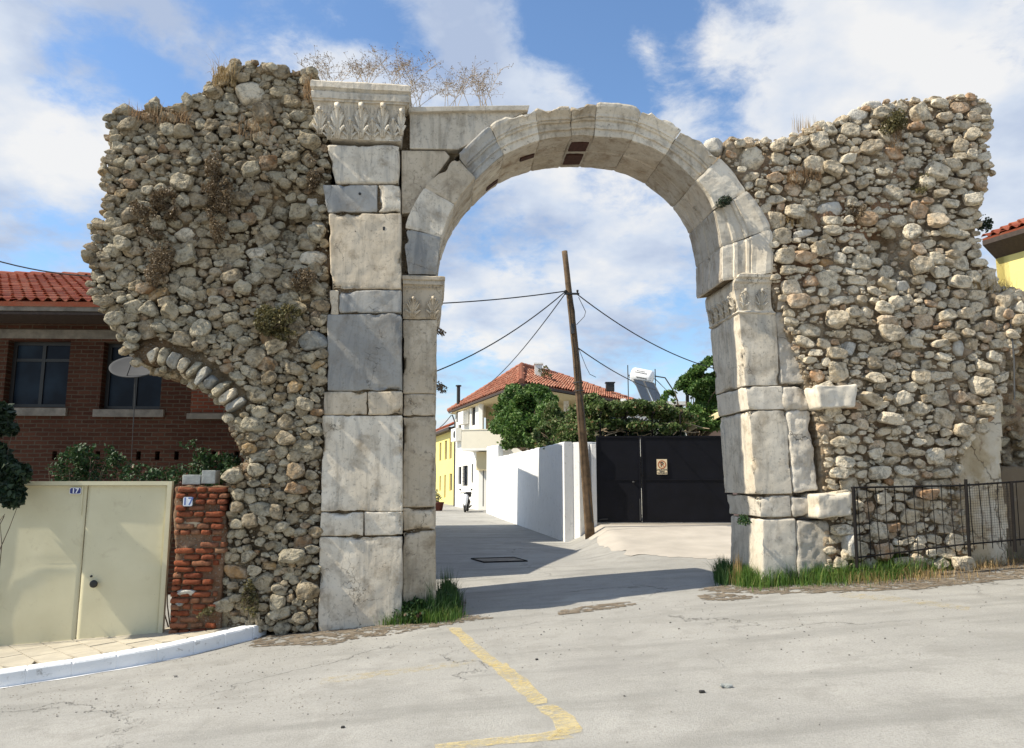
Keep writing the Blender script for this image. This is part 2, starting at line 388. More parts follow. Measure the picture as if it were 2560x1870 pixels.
def m_soil():
    m, t = newmat('dirt'); P = t.pos()
    base = t.mix(t.mr(t.noise(P, 6, 7, .7), .35, .65), (.11,.085,.06), (.27,.225,.17))
    base = t.mix(t.mr(t.noise(P, 50, 4, .7), .5, .7, 0, .6), base, (.36,.31,.25))
    al = t.math('GREATER_THAN', t.math('ADD', t.noise(P, 7, 7, .7), t.math('MULTIPLY', t.noise(P, 30, 3), .25)), .59)
    t.out(base, .97, t.bump(t.noise(P, 60, 5, .7), .9, .02), 0, .1, alpha=al); return m
M['soil'] = m_soil()
M['soil_solid'] = m_simple('dry_earth', (.20,.15,.095), .97, var=.45, scale=9, bump=.9, bscale=50, spec=.1)
def m_paint_line():
    m, t = newmat('yellow_road_paint'); P = t.pos()
    base = t.mix(t.mr(t.noise(P, 9, 5), .35, .7), (.62,.48,.19), (.68,.57,.31))
    n = t.math('ADD', t.noise(P, 22, 7, .72), t.math('MULTIPLY', t.noise(P, 2.2, 3), .35))
    al = t.mr(n, .50, .78, .03, .58)
    t.out(base, .8, None, 0, .2, alpha=al); return m
M['yellow_line'] = m_paint_line()
def m_faint():
    m, t = newmat('faded_yellow_paint'); P = t.pos()
    al = t.mr(t.noise(P, 14, 7, .72), .46, .70, 0, .42)
    t.out((.60,.46,.17), .8, None, 0, .2, alpha=al); return m
M['yellow_faint'] = m_faint()
def m_white(name, col=(.78,.78,.77), dirt=.4, scale=2.0):
    m, t = newmat(name); P = t.pos()
    c = t.mix(t.mr(t.noise(P, scale, 7, .65), .4, .7, 0, .5), col, tuple(x*.88 for x in col))
    c = t.mix(t.math('MULTIPLY', t.mr(t.noise(P, scale*3.1, 8, .7, .5), .58, .72), dirt), c, (.30,.28,.25))
    t.out(c, .85, t.bump(t.noise(P, 30, 6, .65), .35, .02), 0, .25); return m
M['whitewash'] = m_white('whitewashed_plaster', (.78,.78,.77), .65, 2.4)
M['kerb_white'] = m_white('kerb_whitewash', (.80,.80,.79), .9, 4.0)
M['house_white'] = m_white('white_render', (.80,.78,.72), .12, .8)
M['plaster_yellow'] = m_white('yellow_render', (.78,.66,.24), .15, .9)
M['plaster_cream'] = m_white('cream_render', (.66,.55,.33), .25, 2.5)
def m_oldplaster():
    m, t = newmat('old_ochre_plaster'); P = t.pos()
    c = t.mix(t.mr(t.noise(P, 2.0, 8, .65, .5), .36, .64), (.38,.29,.17), (.60,.50,.35))
    c = t.mix(t.mr(t.noise(P, 1.3, 5, .6), .52, .62, 0, .8), c, (.66,.60,.49))
    c = t.mix(t.mr(t.noise(P, 5, 8, .72, .6), .55, .68, 0, .8), c, (.22,.14,.08))
    W = t.vm('ADD', P, t.vm('SCALE', t.noise(P, 3, 5, .65, out=1), .5))
    ck = t.mr(t.vor(W, .9, 'DISTANCE_TO_EDGE'), 0, .012, 1, 0); c = t.mix(t.math('MULTIPLY', ck, .6), c, (.12,.08,.05))
    t.out(c, .9, t.bump(t.math('SUBTRACT', t.noise(P, 14, 8, .7), ck), .8, .03), 0, .2); return m
M['plaster_old'] = m_oldplaster()
M['plaster_shade'] = m_white('shade_dark_plaster', (.17,.13,.085), .8, 2.6)  # shade of the lower right recess put into the plaster colour
M['plaster_cream_shade'] = m_white('shaded_cream_render', (.74,.69,.56), .15, 1.5)  # balcony parapet: its cream shading is mixed into the render colour
M['plaster_pink'] = m_white('pink_render', (.60,.42,.36), .2, 1.5)
M['apron'] = m_simple('pinkish_concrete', (.42,.38,.325), .9, var=.14, scale=1.2, bump=.3, bscale=40)
M['cream_metal'] = m_simple('cream_painted_steel', (.61,.56,.37), .42, 0, .45, .05, 1.2, .12, 3)
def m_cream():
    m, t = newmat('cream_gate_paint'); P = t.pos()
    c = t.mix(t.mr(t.noise(P, 1.1, 5, .6), .35, .65), (.565,.515,.335), (.64,.59,.40))
    c = t.mix(t.mr(t.noise(P, 4.5, 8, .72, .8), .58, .74, 0, .45), c, (.40,.33,.20))
    c = t.mix(t.mr(t.noise(P, 38, 4, .7), .68, .74, 0, .7), c, (.20,.12,.06))
    t.out(c, t.mr(t.noise(P, 6, 4), .3, .7, .35, .6), t.bump(t.noise(P, 3, 4, .6), .12, .03), 0, .4); return m
M['cream_metal'] = m_cream()
M['black_metal'] = m_simple('black_painted_steel', (.0045,.005,.009), .55, 0, .2, .3, 2, .1, 3)
M['iron'] = m_simple('dark_iron', (.010,.008,.007), .7, 0, .2, .4, 20)
M['dark'] = m_simple('dark_metal', (.03,.028,.025), .5, .3, .5)
M['galv'] = m_simple('grey_metal', (.055,.056,.058), .85, .0, .5, .1)
M['white_gloss'] = m_simple('white_enamel', (.80,.80,.80), .3, 0, .5, .03)
M['blue_enamel'] = m_simple('blue_enamel', (.012,.022,.16), .3, 0, .5, .1)
M['blue_ink'] = m_simple('faded_blue_ink', (.10,.16,.38), .5, 0, .3, .1)
M['orange_ink'] = m_simple('orange_brown_ink', (.40,.10,.03), .6)
M['black_ink'] = m_simple('black_ink', (.02,.02,.02), .6)
M['cream_sign'] = m_simple('cream_sign', (.75,.62,.42), .5, var=.05)
M['grey_block'] = m_simple('cement_block', (.30,.31,.29), .9, var=.2, scale=14, bump=.6)
M['cable'] = m_simple('black_cable', (.02,.02,.022), .6)
M['rubber'] = m_simple('rubber', (.02,.02,.02), .8)
M['cloth_dark'] = m_simple('dark_wood', (.045,.03,.022), .7, var=.3, scale=15, bump=.4)
M['concrete_old'] = m_simple('weathered_concrete', (.20,.175,.14), .9, var=.35, scale=5, bump=.7, bscale=25)
M['panel'] = m_simple('solar_glass', (.035,.045,.06), .15, 0, .6, .1)
M['chrome'] = m_simple('steel', (.5,.5,.5), .3, .8, .5)
def m_glass():
    m, t = newmat('dark_window_glass'); P = t.pos()
    c = t.mix(t.mr(t.noise(P, 1.4, 3), .4, .65), (.006,.008,.014), (.018,.03,.045))
    t.out(c, .25, None, 0, .12); return m
M['glass'] = m_glass()
def m_brick(name, direction, c1, c2, mort, bw=.24, bh=.075, ms=.011, dark=.35):
    m, t = newmat(name); P = t.pos()
    u = t.vm('DOT_PRODUCT', P, tuple(direction), out=1)
    s = t.n('ShaderNodeSeparateXYZ'); t.set(s.inputs[0], P); c = t.n('ShaderNodeCombineXYZ'); t.set(c.inputs[0], u); t.set(c.inputs[1], s.outputs[2])
    nv = t.vm('SCALE', t.vm('SUBTRACT', t.noise(P, 5, 4, .6, out=1), (.5,.5,.5)), .035)
    b = t.n('ShaderNodeTexBrick', i_Scale=1.0, i_Mortar_Size=ms, i_Mortar_Smooth=.3, i_Bias=0.0, i_Brick_Width=bw, i_Row_Height=bh)
    t.set(b.inputs['Vector'], t.vm('ADD', c.outputs[0], nv)); t.set(b.inputs['Color1'], c1); t.set(b.inputs['Color2'], c2); t.set(b.inputs['Mortar'], mort)
    col = t.mix(t.mr(t.noise(P, 1.1, 5, .6), .4, .7, 0, .5), b.outputs[0], tuple(x*.6 for x in c1))
    col = t.mix(t.mr(t.noise(P, 14, 6, .7), .5, .72, 0, dark), col, (.06,.035,.02))
    h = t.math('SUBTRACT', t.math('MULTIPLY', t.noise(P, 30, 5, .7), .5), t.math('MULTIPLY', b.outputs['Fac'], 1.0))
    t.out(col, .9, t.bump(h, .8, .018), 0, .2); return m
def m_tile(name='terracotta_roof_tile', stops=None):
    m, t = newmat(name); P = t.pos(); r = t.island()
    c = t.ramp(r, stops or [(0, (.31,.075,.036)), (.3, (.40,.115,.058)), (.6, (.24,.055,.028)), (.85, (.43,.155,.085)), (1, (.33,.085,.042))])
    c = t.mix(t.mr(t.noise(P, 3, 6, .7), .5, .72, 0, .55), c, (.30,.20,.13))
    c = t.mix(t.mr(t.noise(P, 25, 5, .7), .55, .75, 0, .5), c, (.13,.06,.035))
    t.out(c, .8, t.bump(t.noise(P, 60, 4, .6), .4, .01), 0, .25); return m
M['tile'] = m_tile()
M['tile_old'] = m_tile('weathered_roof_tile', [(0,(.33,.125,.075)),(.4,(.42,.18,.115)),(.7,(.25,.085,.05)),(1,(.46,.24,.165))])
def m_leaf(name, stops, trans=.3, rough=.55):
    m, t = newmat(name); c = t.ramp(t.island(), stops)
    c = t.mix(t.mr(t.noise(t.pos(), 2.2, 3), .35, .65, 0, .55), c, stops[0][1])
    t.out(c, rough, None, 0, .35, trans=trans); return m
M['leaf'] = m_leaf('green_leaf', [(0,(.035,.075,.014)), (.4,(.075,.16,.03)), (.8,(.14,.24,.05)), (1,(.24,.31,.10))])
M['leaf_dark'] = m_leaf('dark_ivy_leaf', [(0,(.010,.020,.010)), (.6,(.018,.040,.016)), (1,(.05,.08,.035))], .12)
M['leaf_rose'] = m_leaf('rose_leaf', [(0,(.018,.045,.014)), (.6,(.035,.085,.025)), (.95,(.08,.13,.04)), (1,(.25,.07,.07))], .2)
M['leaf_vine'] = m_leaf('vine_leaf', [(0,(.045,.075,.02)), (.4,(.10,.17,.04)), (.75,(.18,.25,.08)), (.92,(.30,.30,.15)), (1,(.32,.16,.09))])
M['leaf_brown'] = m_leaf('withered_leaf', [(0,(.10,.065,.035)), (.5,(.19,.135,.075)), (1,(.30,.23,.14))], .15)
M['leaf_olive'] = m_leaf('dry_olive_leaf', [(0,(.07,.06,.025)), (.5,(.13,.12,.045)), (1,(.25,.20,.08))], .2)
M['grass'] = m_leaf('grass_blade', [(0,(.05,.11,.018)), (.4,(.09,.19,.03)), (.8,(.16,.26,.05)), (1,(.30,.30,.09))], .35)
M['grass_dark'] = m_leaf('dark_grass_blade', [(0,(.02,.055,.014)), (.5,(.045,.11,.025)), (1,(.10,.17,.05))], .3)
M['grass_dry'] = m_leaf('straw_blade', [(0,(.26,.17,.07)), (.5,(.40,.28,.12)), (1,(.50,.38,.20))], .3)
M['grass_rust'] = m_leaf('rusty_dry_grass', [(0,(.22,.13,.065)), (.5,(.36,.23,.12)), (1,(.48,.35,.20))], .3)
M['stem_pale'] = m_simple('pale_dry_stem', (.42,.33,.22), .9)
M['seed'] = m_simple('brown_seed_head', (.17,.12,.085), .9, var=.4, scale=3)
M['wood_pole'] = m_simple('weathered_timber', (.115,.075,.042), .9, var=.5, scale=5, bump=.6, bscale=22)
M['bark'] = m_simple('bark', (.10,.075,.05), .95, var=.4, scale=9, bump=.8)
# ================================================================== GROUND
def sheet(name, poly, mat, lift, step=.12, **tags):
    """polygon (world xy) laid on the ground as a fine sheet"""
    poly = np.asarray(poly, float); lo, hi = poly.min(0), poly.max(0)
    nx = max(2, int((hi[0]-lo[0])/step)+1); ny = max(2, int((hi[1]-lo[1])/step)+1)
    X, Y = np.meshgrid(np.linspace(lo[0], hi[0], nx+1), np.linspace(lo[1], hi[1], ny+1), indexing='ij')
    J = vfbm(np.stack([X*2.1, Y*2.1, X*0], -1), 2)*step*.9
    Xj, Yj = X+J[..., 0], Y+J[..., 1]
    cx = (X[:-1, :-1]+X[1:, 1:])/2; cy = (Y[:-1, :-1]+Y[1:, 1:])/2
    m = inpoly(np.stack([cx, cy], -1), poly)
    idx = np.arange((nx+1)*(ny+1)).reshape(nx+1, ny+1)
    F = np.stack([idx[:-1, :-1], idx[1:, :-1], idx[1:, 1:], idx[:-1, 1:]], -1)[m]
    used, inv = np.unique(F, return_inverse=True); F = inv.reshape(F.shape)
    V = np.stack([Xj.ravel(), Yj.ravel(), ground_z(Xj, Yj).ravel()+lift], 1)[used]
    return mk(name, V, F, mat, None, True, **tags)
def ground():
    a = np.concatenate([-np.geomspace(600, 14, 14), np.arange(-12, 14.01, .4), np.geomspace(16, 600, 14)])
    b = np.concatenate([-np.geomspace(300, 6, 8), np.arange(-4, 32, .4), np.geomspace(34, 1500, 18)])
    X, Y = np.meshgrid(a, b, indexing='ij'); n = len(b)
    V = np.stack([X, Y, ground_z(X, Y)], -1).reshape(-1, 3)
    i, j = np.meshgrid(np.arange(len(a)-1), np.arange(n-1), indexing='ij'); q = (i*n+j).ravel()
    mk('road', V, np.stack([q, q+n, q+n+1, q+1], 1), M['road'], None, True, kind='structure')
ground()
def gpoly(pts, full=True): return [gp(x*(1 if full else K), y*(1 if full else K))[:2] for x, y in pts]
sheet('driveway_apron', gpoly([(1456,1338),(1500,1362),(1581,1388),(1680,1394),(1860,1400),(1860,1322),(1790,1312),(1490,1312)]), M['apron'], .005, .15, kind='structure')
# dirt and verge strips
sheet('dirt_verge', gpoly([(600,1592),(690,1560),(800,1548),(900,1545),(1000,1535),(1110,1500),(1170,1500),(1150,1535),(1240,1543),(1100,1565),(960,1590),(860,1602),(800,1590),(700,1600)]), M['soil'], .006, .08, kind='structure')
sheet('dirt_strip', gpoly([(1740,1478),(1790,1462),(1860,1470),(2000,1468),(2200,1450),(2400,1425),(2560,1400),(2620,1420),(2560,1445),(2300,1475),(2100,1482),(1900,1487),(1800,1480)]), M['soil'], .006, .1, kind='structure')
# yellow markings
def marking(name, polys, mat, **tags):
    mb = MB()
    for poly in polys:
        P = [gp(x, y) for x, y in poly]; n = len(P)//2
        L = P[:n]; Rr = P[n:][::-1]; V = []; F = []; k = 0; S = 10
        for i in range(n-1):
            for s in range(S+(i == n-2)):
                f = s/S; a = L[i]*(1-f)+L[i+1]*f; b = Rr[i]*(1-f)+Rr[i+1]*f
                j = .018*vn(np.array([[a[0]*9, a[1]*9, 3.]]))[0]; j2 = .018*vn(np.array([[b[0]*9, b[1]*9, 7.]]))[0]
                for q, jj in ((a, j), (b, j2)):
                    V.append([q[0]+jj, q[1], ground_z(q[0]+jj, q[1])+.0045])
        m = len(V)//2; F = [[2*i, 2*i+1, 2*i+3, 2*i+2] for i in range(m-1)]
        mb.add(V, F)
    return mb.build(name, mat, **tags)
marking('road_marking', [[(1117,1568),(1160,1612),(1222,1668),(1256,1660),(1190,1610),(1152,1570)],
    [(1224,1664),(1262,1700),(1300,1735),(1335,1764),(1372,1758),(1345,1726),(1305,1690),(1264,1658)],
    [(1342,1768),(1380,1800),(1395,1832),(1372,1846),(1452,1832),(1455,1822),(1440,1795),(1385,1762)],
    [(1440,1846),(1340,1856),(1250,1862),(1090,1882),(1085,1862),(1250,1844),(1340,1836),(1400,1824)]], M['yellow_line'], kind='structure')
marking('faded_road_marking', [[(800,1697),(1000,1672),(1190,1648),(1190,1662),(1000,1686),(800,1712)],
    [(2090,1492),(2250,1505),(2420,1528),(2430,1518),(2260,1494),(2110,1482)]], M['yellow_faint'], kind='structure')
# pebbles and grit
def grit():
    mb = MB(); D, F = csphere(1)
    for _ in range(900):
        x = rng.uniform(-6, 6); y = rng.uniform(3.5, 9.5)
        if rng.random() < .5:
            p = gp(rng.uniform(300, 2500), rng.uniform(1500, 1640)); x, y = p[0], p[1]
        s = rng.uniform(.003, .010)*(2.0 if rng.random() < .04 else 1)
        mb.add(D*s*rng.uniform(.6, 1.3, 3)+[x, y, float(ground_z(x, y))+s*.3], F)
    mb.build('gravel', m_simple('road_grit', (.25,.235,.21), .95, var=.5, scale=8), kind='stuff', label='loose grit and pebbles scattered on the road', cat='gravel')
grit()
for k_, pl_ in enumerate(([(1395,1528),(1450,1518),(1500,1512),(1570,1506),(1590,1512),(1520,1524),(1440,1534),(1400,1538)],[(1740,1490),(1800,1482),(1850,1488),(1900,1494),(1830,1503),(1760,1500)],[(640,1600),(760,1592),(860,1602),(840,1612),(700,1616),(620,1622)])):
    sheet('dirt_patch', gpoly(pl_), M['soil'], .006, .05, kind='structure')
def kerb_grit():
    mb = MB(); D, F = csphere(1)
    for _ in range(1500):
        p = gp(rng.uniform(0, 900), rng.uniform(1600, 1790)) if rng.random() < .75 else gp(rng.uniform(600, 1300), rng.uniform(1560, 1640))
        s = rng.uniform(.002, .006); mb.add(D*s*rng.uniform(.6, 1.3, 3)+p+[0, 0, s*.3], F)
    mb.build('gravel', m_simple('tan_grit', (.27,.235,.19), .95, var=.6, scale=8), kind='stuff', label='fine tan grit gathered along the white kerb', cat='gravel')
kerb_grit()
# kerb and pavement
KB = [(-60,1728),(0,1720),(110,1703),(221,1685),(330,1667),(443,1645),(520,1627),(591,1608),(640,1596),(668,1586)]
kb = np.array([gp(*p)[:2] for p in KB])
def resample(P, n):
    P = np.asarray(P, float); d = np.r_[0, np.cumsum(np.linalg.norm(np.diff(P, axis=0), axis=1))]
    t = np.linspace(0, d[-1], n); return np.stack([np.interp(t, d, P[:, k]) for k in range(P.shape[1])], 1)
kb = resample(kb, 70)
for _ in range(6): kb[1:-1] = (kb[:-2]+kb[1:-1]*2+kb[2:])/4
tn = np.gradient(kb, axis=0); tn /= np.linalg.norm(tn, axis=1)[:, None]; nr = np.stack([-tn[:, 1], tn[:, 0]], 1)
KH = .15
def kerb():
    root = thing('kerb', 'white painted concrete kerb curving up to the ruined wall', 'kerb', (*kb[35], float(ground_z(*kb[35]))))
    root['kind'] = 'structure'; del root['label']; del root['category']
    # individual kerb stones, each a length of the curve
    cuts = list(range(0, 70, 9))+[69]
    mb = MB()
    for a, b in zip(cuts[:-1], cuts[1:]):
        if b-a < 2: continue
        V = []; prof = [(0, -.05), (.004, KH*.55), (.006, KH-.02), (.02, KH-.003), (.10, KH), (.185, KH-.002), (.19, KH-.02), (.19, -.05)]
        seg = np.linspace(a, b, (b-a)*3+1)
        for k, s in enumerate(seg):
            i = min(int(s), 68); f = s-i; p = kb[i]*(1-f)+kb[i+1]*f; n = nr[i]
            g = float(ground_z(*p)); e = .006 if k in (0, len(seg)-1) else 0
            for o, h in prof:
                q = p+n*(o+e*(1 if o < .1 else -1)); j = .005*fbm(np.array([[q[0]*5, q[1]*5, h*9]]), 3)[0]
                V.append([q[0]+j, q[1]+j, g+h-e+j*(h > 0)])
        m = len(seg); q = len(prof)
        F = [[i*q+k, (i+1)*q+k, (i+1)*q+k+1, i*q+k+1] for i in range(m-1) for k in range(q-1)]+[list(range(q)), [(m-1)*q+k for k in range(q)][::-1]]
        mb.add(V, F)
    mb.build('kerbstone', M['kerb_white'], root)
    # splash of whitewash on the road at its foot
    V = []
    for i in range(70):
        p = kb[i]; wd = .055+.02*vn(np.array([[i*.25, 1.3, 0]]))[0]
        for o in (-.002, -wd if i < 66 else -.004):
            q = p+nr[i]*o; V.append([q[0], q[1], float(ground_z(*q))+.004])
    mk('paint_splash', V, [[2*i, 2*i+1, 2*i+3, 2*i+2] for i in range(69)], M['kerb_white'], root)
kerb()
def pavement():
    g0 = uv(-40, 1419)  # gate line
    V = []; F = []; mb = MB()
    inner = kb+nr*.19
    # base sheet between the kerb and the wall line
    far = np.stack([np.linspace(WP(-7.6,0,-.5)[0], WP(-2.9,0,-.5)[0], 70), np.linspace(WP(-7.6,0,-.5)[1], WP(-2.9,0,-.5)[1], 70)], 1)
    for i in range(70):
        for s in range(9):
            q = inner[i]*(1-s/8)+far[i]*s/8; V.append([q[0], q[1], float(ground_z(*q))+KH-.02])
    F = [[i*9+k, (i+1)*9+k, (i+1)*9+k+1, i*9+k+1] for i in range(69) for k in range(8)]
    mk('pavement', V, F, m_simple('paver_joint_sand', (.16,.13,.09), .95, var=.3, bump=.5), None, True, kind='structure')
    # diagonal pavers
    wx, wy = .30, .62
    ang = R(43); ca, sa = math.cos(ang), math.sin(ang)
    poly = np.concatenate([inner, far[::-1]])
    for a in np.arange(-12, 12, .30):
        for b in np.arange(-14, 14, .62):
            bb = b+(.31 if int(round(a/.30)) % 2 else 0)
            c = np.array([-5.3+a*ca-bb*sa, 8.3+a*sa+bb*ca])
            if not (-9 < c[0] < -2.5 and 6.5 < c[1] < 10.5): continue
            cs = [(-.145,-.305),(.145,-.305),(.145,.305),(-.145,.305)]
            P = np.array([[c[0]+x*ca-y*sa, c[1]+x*sa+y*ca] for x, y in cs])
            ins = inpoly(P, poly)
            if ins.sum() < 4:
                if ins.sum() == 0: continue
                # cut the stone to the pavement edge
                for k in range(4):
                    if not ins[k]:
                        o = P[ins].mean(0); lo, hi = 0., 1.
                        for _ in range(12):
                            m_ = (lo+hi)/2
                            if inpoly(np.array([o+(P[k]-o)*m_]), poly)[0]: lo = m_
                            else: hi = m_
                        P[k] = o+(P[k]-o)*lo
            z = ground_z(P[:, 0], P[:, 1])+KH+rng.uniform(-.003, .003)
            bt = np.c_[P, z-.05]; tp = np.c_[P.mean(0)+(P-P.mean(0))*.985, z]
            mb.hexa(np.concatenate([bt, tp]))
    mb.build('paving_slabs', m_simple('beige_paver', (.43,.385,.30), .9, var=.2, scale=2.5, bump=.4, bscale=60), kind='structure')
pavement()
# ================================================================== RUINED WALLS
def core(name, poly, basew, mat, parent, h=.035, t=WT, jit=.03, layers=7, amp=.05):
    poly = np.asarray(poly); lo, hi = poly.min(0), poly.max(0)
    nu = int((hi[0]-lo[0])/h)+1; nv = int((hi[1]-lo[1])/h)+1
    U, Vv = np.meshgrid(lo[0]+np.arange(nu+1)*h, lo[1]+np.arange(nv+1)*h, indexing='ij')
    cu = U[:-1, :-1]+h/2; cv_ = Vv[:-1, :-1]+h/2
    m = inpoly(np.stack([cu, cv_], -1), poly)
    idx = np.arange((nu+1)*(nv+1)).reshape(nu+1, nv+1); N = idx.size
    Q = np.stack([idx[:-1, :-1], idx[1:, :-1], idx[1:, 1:], idx[:-1, 1:]], -1)[m]
    front = Q; back = Q[:, ::-1]
    e = np.concatenate([Q[:, [0, 1]], Q[:, [1, 2]], Q[:, [2, 3]], Q[:, [3, 0]]])
    key = e[:, 0].astype(np.int64)*N+e[:, 1]; rkey = e[:, 1].astype(np.int64)*N+e[:, 0]
    be = e[~np.isin(key, rkey)]
    Wf = basew(U, Vv)+amp*fbm(np.stack([U*4, Vv*4, U*0+3], -1), 4)
    P = []; ly = np.linspace(0, 1, layers+1)
    for k, s in enumerate(ly):
        ww = Wf*(1-s)+(-t)*s
        q = np.stack([U, Vv, ww], -1); q[..., :2] += jit*vfbm(np.stack([U*6, Vv*6, ww*5], -1), 3)[..., :2]
        P.append(q.reshape(-1, 3))
    P = np.concatenate(P); F = [front, back+layers*N]
    for k in range(layers):
        F.append(np.stack([be[:, 1]+k*N, be[:, 0]+k*N, be[:, 0]+(k+1)*N, be[:, 1]+(k+1)*N], 1))
    F = np.concatenate(F); used, inv = np.unique(F, return_inverse=True)
    return mk(name, W3(P[used]), inv.reshape(F.shape), mat, parent, True)
def pack(poly, basew, sizes, aspect, tilt, proud, boxy, rough, skip=None, flat=.5, h=.02, course=None, tries=(400, 1500, 5000, 9000), occ0=None, overlap=.10, gap=1.16):
    """dart-throw ellipses, large to small; returns MB of stones"""
    poly = np.asarray(poly); lo, hi = poly.min(0)-.3, poly.max(0)+.3
    nu = int((hi[0]-lo[0])/h)+1; nv = int((hi[1]-lo[1])/h)+1
    U, Vv = np.meshgrid(lo[0]+np.arange(nu)*h, lo[1]+np.arange(nv)*h, indexing='ij')
    occ = ~inpoly(np.stack([U, Vv], -1), poly)
    if occ0 is not None: occ |= occ0(U, Vv)
    mb = MB(); cnt = 0
    for (a0, a1), nt in zip(sizes, tries):
        for _ in range(nt):
            u = rng.uniform(*poly[:, 0][[poly[:, 0].argmin(), poly[:, 0].argmax()]]); v = rng.uniform(poly[:, 1].min(), poly[:, 1].max())
            a = rng.uniform(a0, a1); asp = rng.uniform(*aspect); b = a/asp
            if course: v = round(v/(course))*course+rng.normal()*.03
            th = rng.normal()*tilt
            i0, i1 = int((u-a-lo[0])/h), int((u+a-lo[0])/h)+2; j0, j1 = int((v-a-lo[1])/h), int((v+a-lo[1])/h)+2
            if i0 < 0 or j0 < 0 or i1 > nu or j1 > nv: continue
            du = U[i0:i1, j0:j1]-u; dv = Vv[i0:i1, j0:j1]-v
            x = (du*math.cos(th)+dv*math.sin(th))/a; y = (-du*math.sin(th)+dv*math.cos(th))/b
            m = (np.abs(x)**2.6+np.abs(y)**2.6) < 1
            if m.sum() == 0 or occ[i0:i1, j0:j1][m].mean() > overlap: continue
            if skip is not None and rng.random() < skip(u, v, a): continue
            occ[i0:i1, j0:j1] |= m
            w0 = float(basew(np.array(u), np.array(v)))
            c = a*rng.uniform(.6, .95)
            P, F = stone(a*gap, b*gap, c, 12 if a > .10 else (9 if a > .055 else (5 if a > .03 else 3)), rough=rough, boxy=boxy, rot=th, flat=flat)
            ww = w0+proud*a*rng.uniform(.0, 1.2)-c*(.55-.25*flat)
            mb.add(W3(P+[u, v, ww]), F); cnt += 1
    return mb, cnt
def edge_stones(mb, poly, sel, size, boxy, rough, t=WT, n=1.0, out=0.02):
    """stones through the thickness of the broken edges so silhouettes are ragged from any side"""
    poly = np.asarray(poly); m = len(poly)
    for i in range(m):
        if not sel(i): continue
        p, q = poly[i], poly[(i+1) % m]; L = np.linalg.norm(q-p); nm = np.array([(q-p)[1], -(q-p)[0]])/max(L, 1e-6)
        for _ in range(int(L*n*26)+1):
            s = rng.random(); c = p+(q-p)*s; a = rng.uniform(*size)
            ww = -rng.random()*t-.05 if rng.random() < .85 else -.06
            c = c-nm*0+rng.normal(size=2)*.02; cc = c+(-nm if False else nm)*0
            P, F = stone(a, a/rng.uniform(1.1, 1.8), a*rng.uniform(.7, 1), 5, rough=rough, boxy=boxy, rot=rng.normal()*.3)
            mb.add(W3(P+[cc[0]-out*0, cc[1]-a*.35, ww]), F)
def bl(pts, w_=0.0): return np.array([uv(x, y, w_) for x, y in pts])
LW = bl([(238,234),(300,236),(340,226),(400,216),(430,196),(462,184),(464,156),(505,130),(560,134),(600,134),(620,146),(690,144),(700,175),(708,260),(722,300),(724,400),(722,560),(724,700),(722,800),(713,900),(708,1100),(702,1250),(697,1400),
     (600,1400),(482,1390),(482,1290),(495,1200),(508,1100),(497,1060),(503,1040),(546,1014),(530,1000),(516,960),(503,915),(488,890),(465,865),(440,845),(400,822),(352,806),(318,797),(290,790),(277,768),(268,738),(232,696),(212,650),(196,600),(199,545),(194,494),(226,484),(230,400),(236,320),(238,270)])
def bw_L(u, v):
    u = np.asarray(u, float); v = np.asarray(v, float)
    q = np.stack([u*.8, v*.8, u*0+5], -1)
    b = .05*vn(q)+.03*vn(q*2.3)
    top = np.clip((v-5.6)/1.2, 0, 1)*.10             # leans back towards the broken crest
    hol = np.exp(-(((u+3.05)/.35)**2+((v-5.15)/.55)**2))*.38   # dark cavity beside the pier
    return b-top-hol-.10
wall_L = thing('ruined_rubble_wall', 'tall ruined fieldstone wall with broken half arch, left of the marble pier, beside the cream gate', 'ruined wall', WP(-3.4, float(ground_z(-3.4, 9.6)), -WT/2))
core('mortar_core', LW, bw_L, M['mortar_l'], wall_L, h=.024, amp=.065)
RM = np.array([(-3.6,-.6),(-1.12,-.6),(-1.12,3.0),(-1.2,4.6),(-1.5,5.4),(-2.4,5.7),(-3.3,5.2),(-3.5,3.8)])
core('shadow_rubble', RM, lambda u, v: np.asarray(u)*0-1.3, M['mortar_l'], wall_L, h=.09, t=2.5, amp=.08)  # unseen mass added behind the pier to cast shadow across the opening
# relieving arch stones: radial along the underside of the broken arch
ARC = [(318,797),(352,806),(400,822),(440,845),(465,865),(488,890),(503,915)]
arcuv = resample(bl(ARC), 11)
def arch_occ(U, V):
    o = np.zeros(U.shape, bool)
    for p in arcuv: o |= ((U-p[0]-.05)**2+(V-p[1]-.13)**2) < .19**2
    return o
big_L = [(546,200,40,30,.09,'stone_r'),(690,752,36,27,.10,'grey'),(688,562,38,24,.06,'stone_r'),(272,248,36,20,.06,'grey'),(580,540,0,0,0,''),(406,515,28,20,.05,'stone_r'),
         (560,555,26,18,.06,'stone_r'),(520,1268,32,18,.06,'orange'),(692,432,26,16,.04,'white'),(700,487,20,16,.04,'white')]
big_L = [b for b in big_L if b[2]]
def big_occ(lst):
    C = [(uv(x, y), rx*K/FPX*9.7, ry*K/FPX*9.7) for x, y, rx, ry, *_ in lst]
    def f(U, V):
        o = np.zeros(U.shape, bool)
        for c, a, b in C: o |= ((U-c[0])/a)**2+((V-c[1])/b)**2 < .9
        return o
    return f, C
bo, bC = big_occ(big_L)
def skip_L(u, v, a):     # the lower part keeps more mortar
    s = .05+.42*np.clip((2.1-v)/1.0, 0, 1)
    return s+.35*(float(vn(np.array([[u*1.3, v*1.3, 9.]]))[0]) > .25)
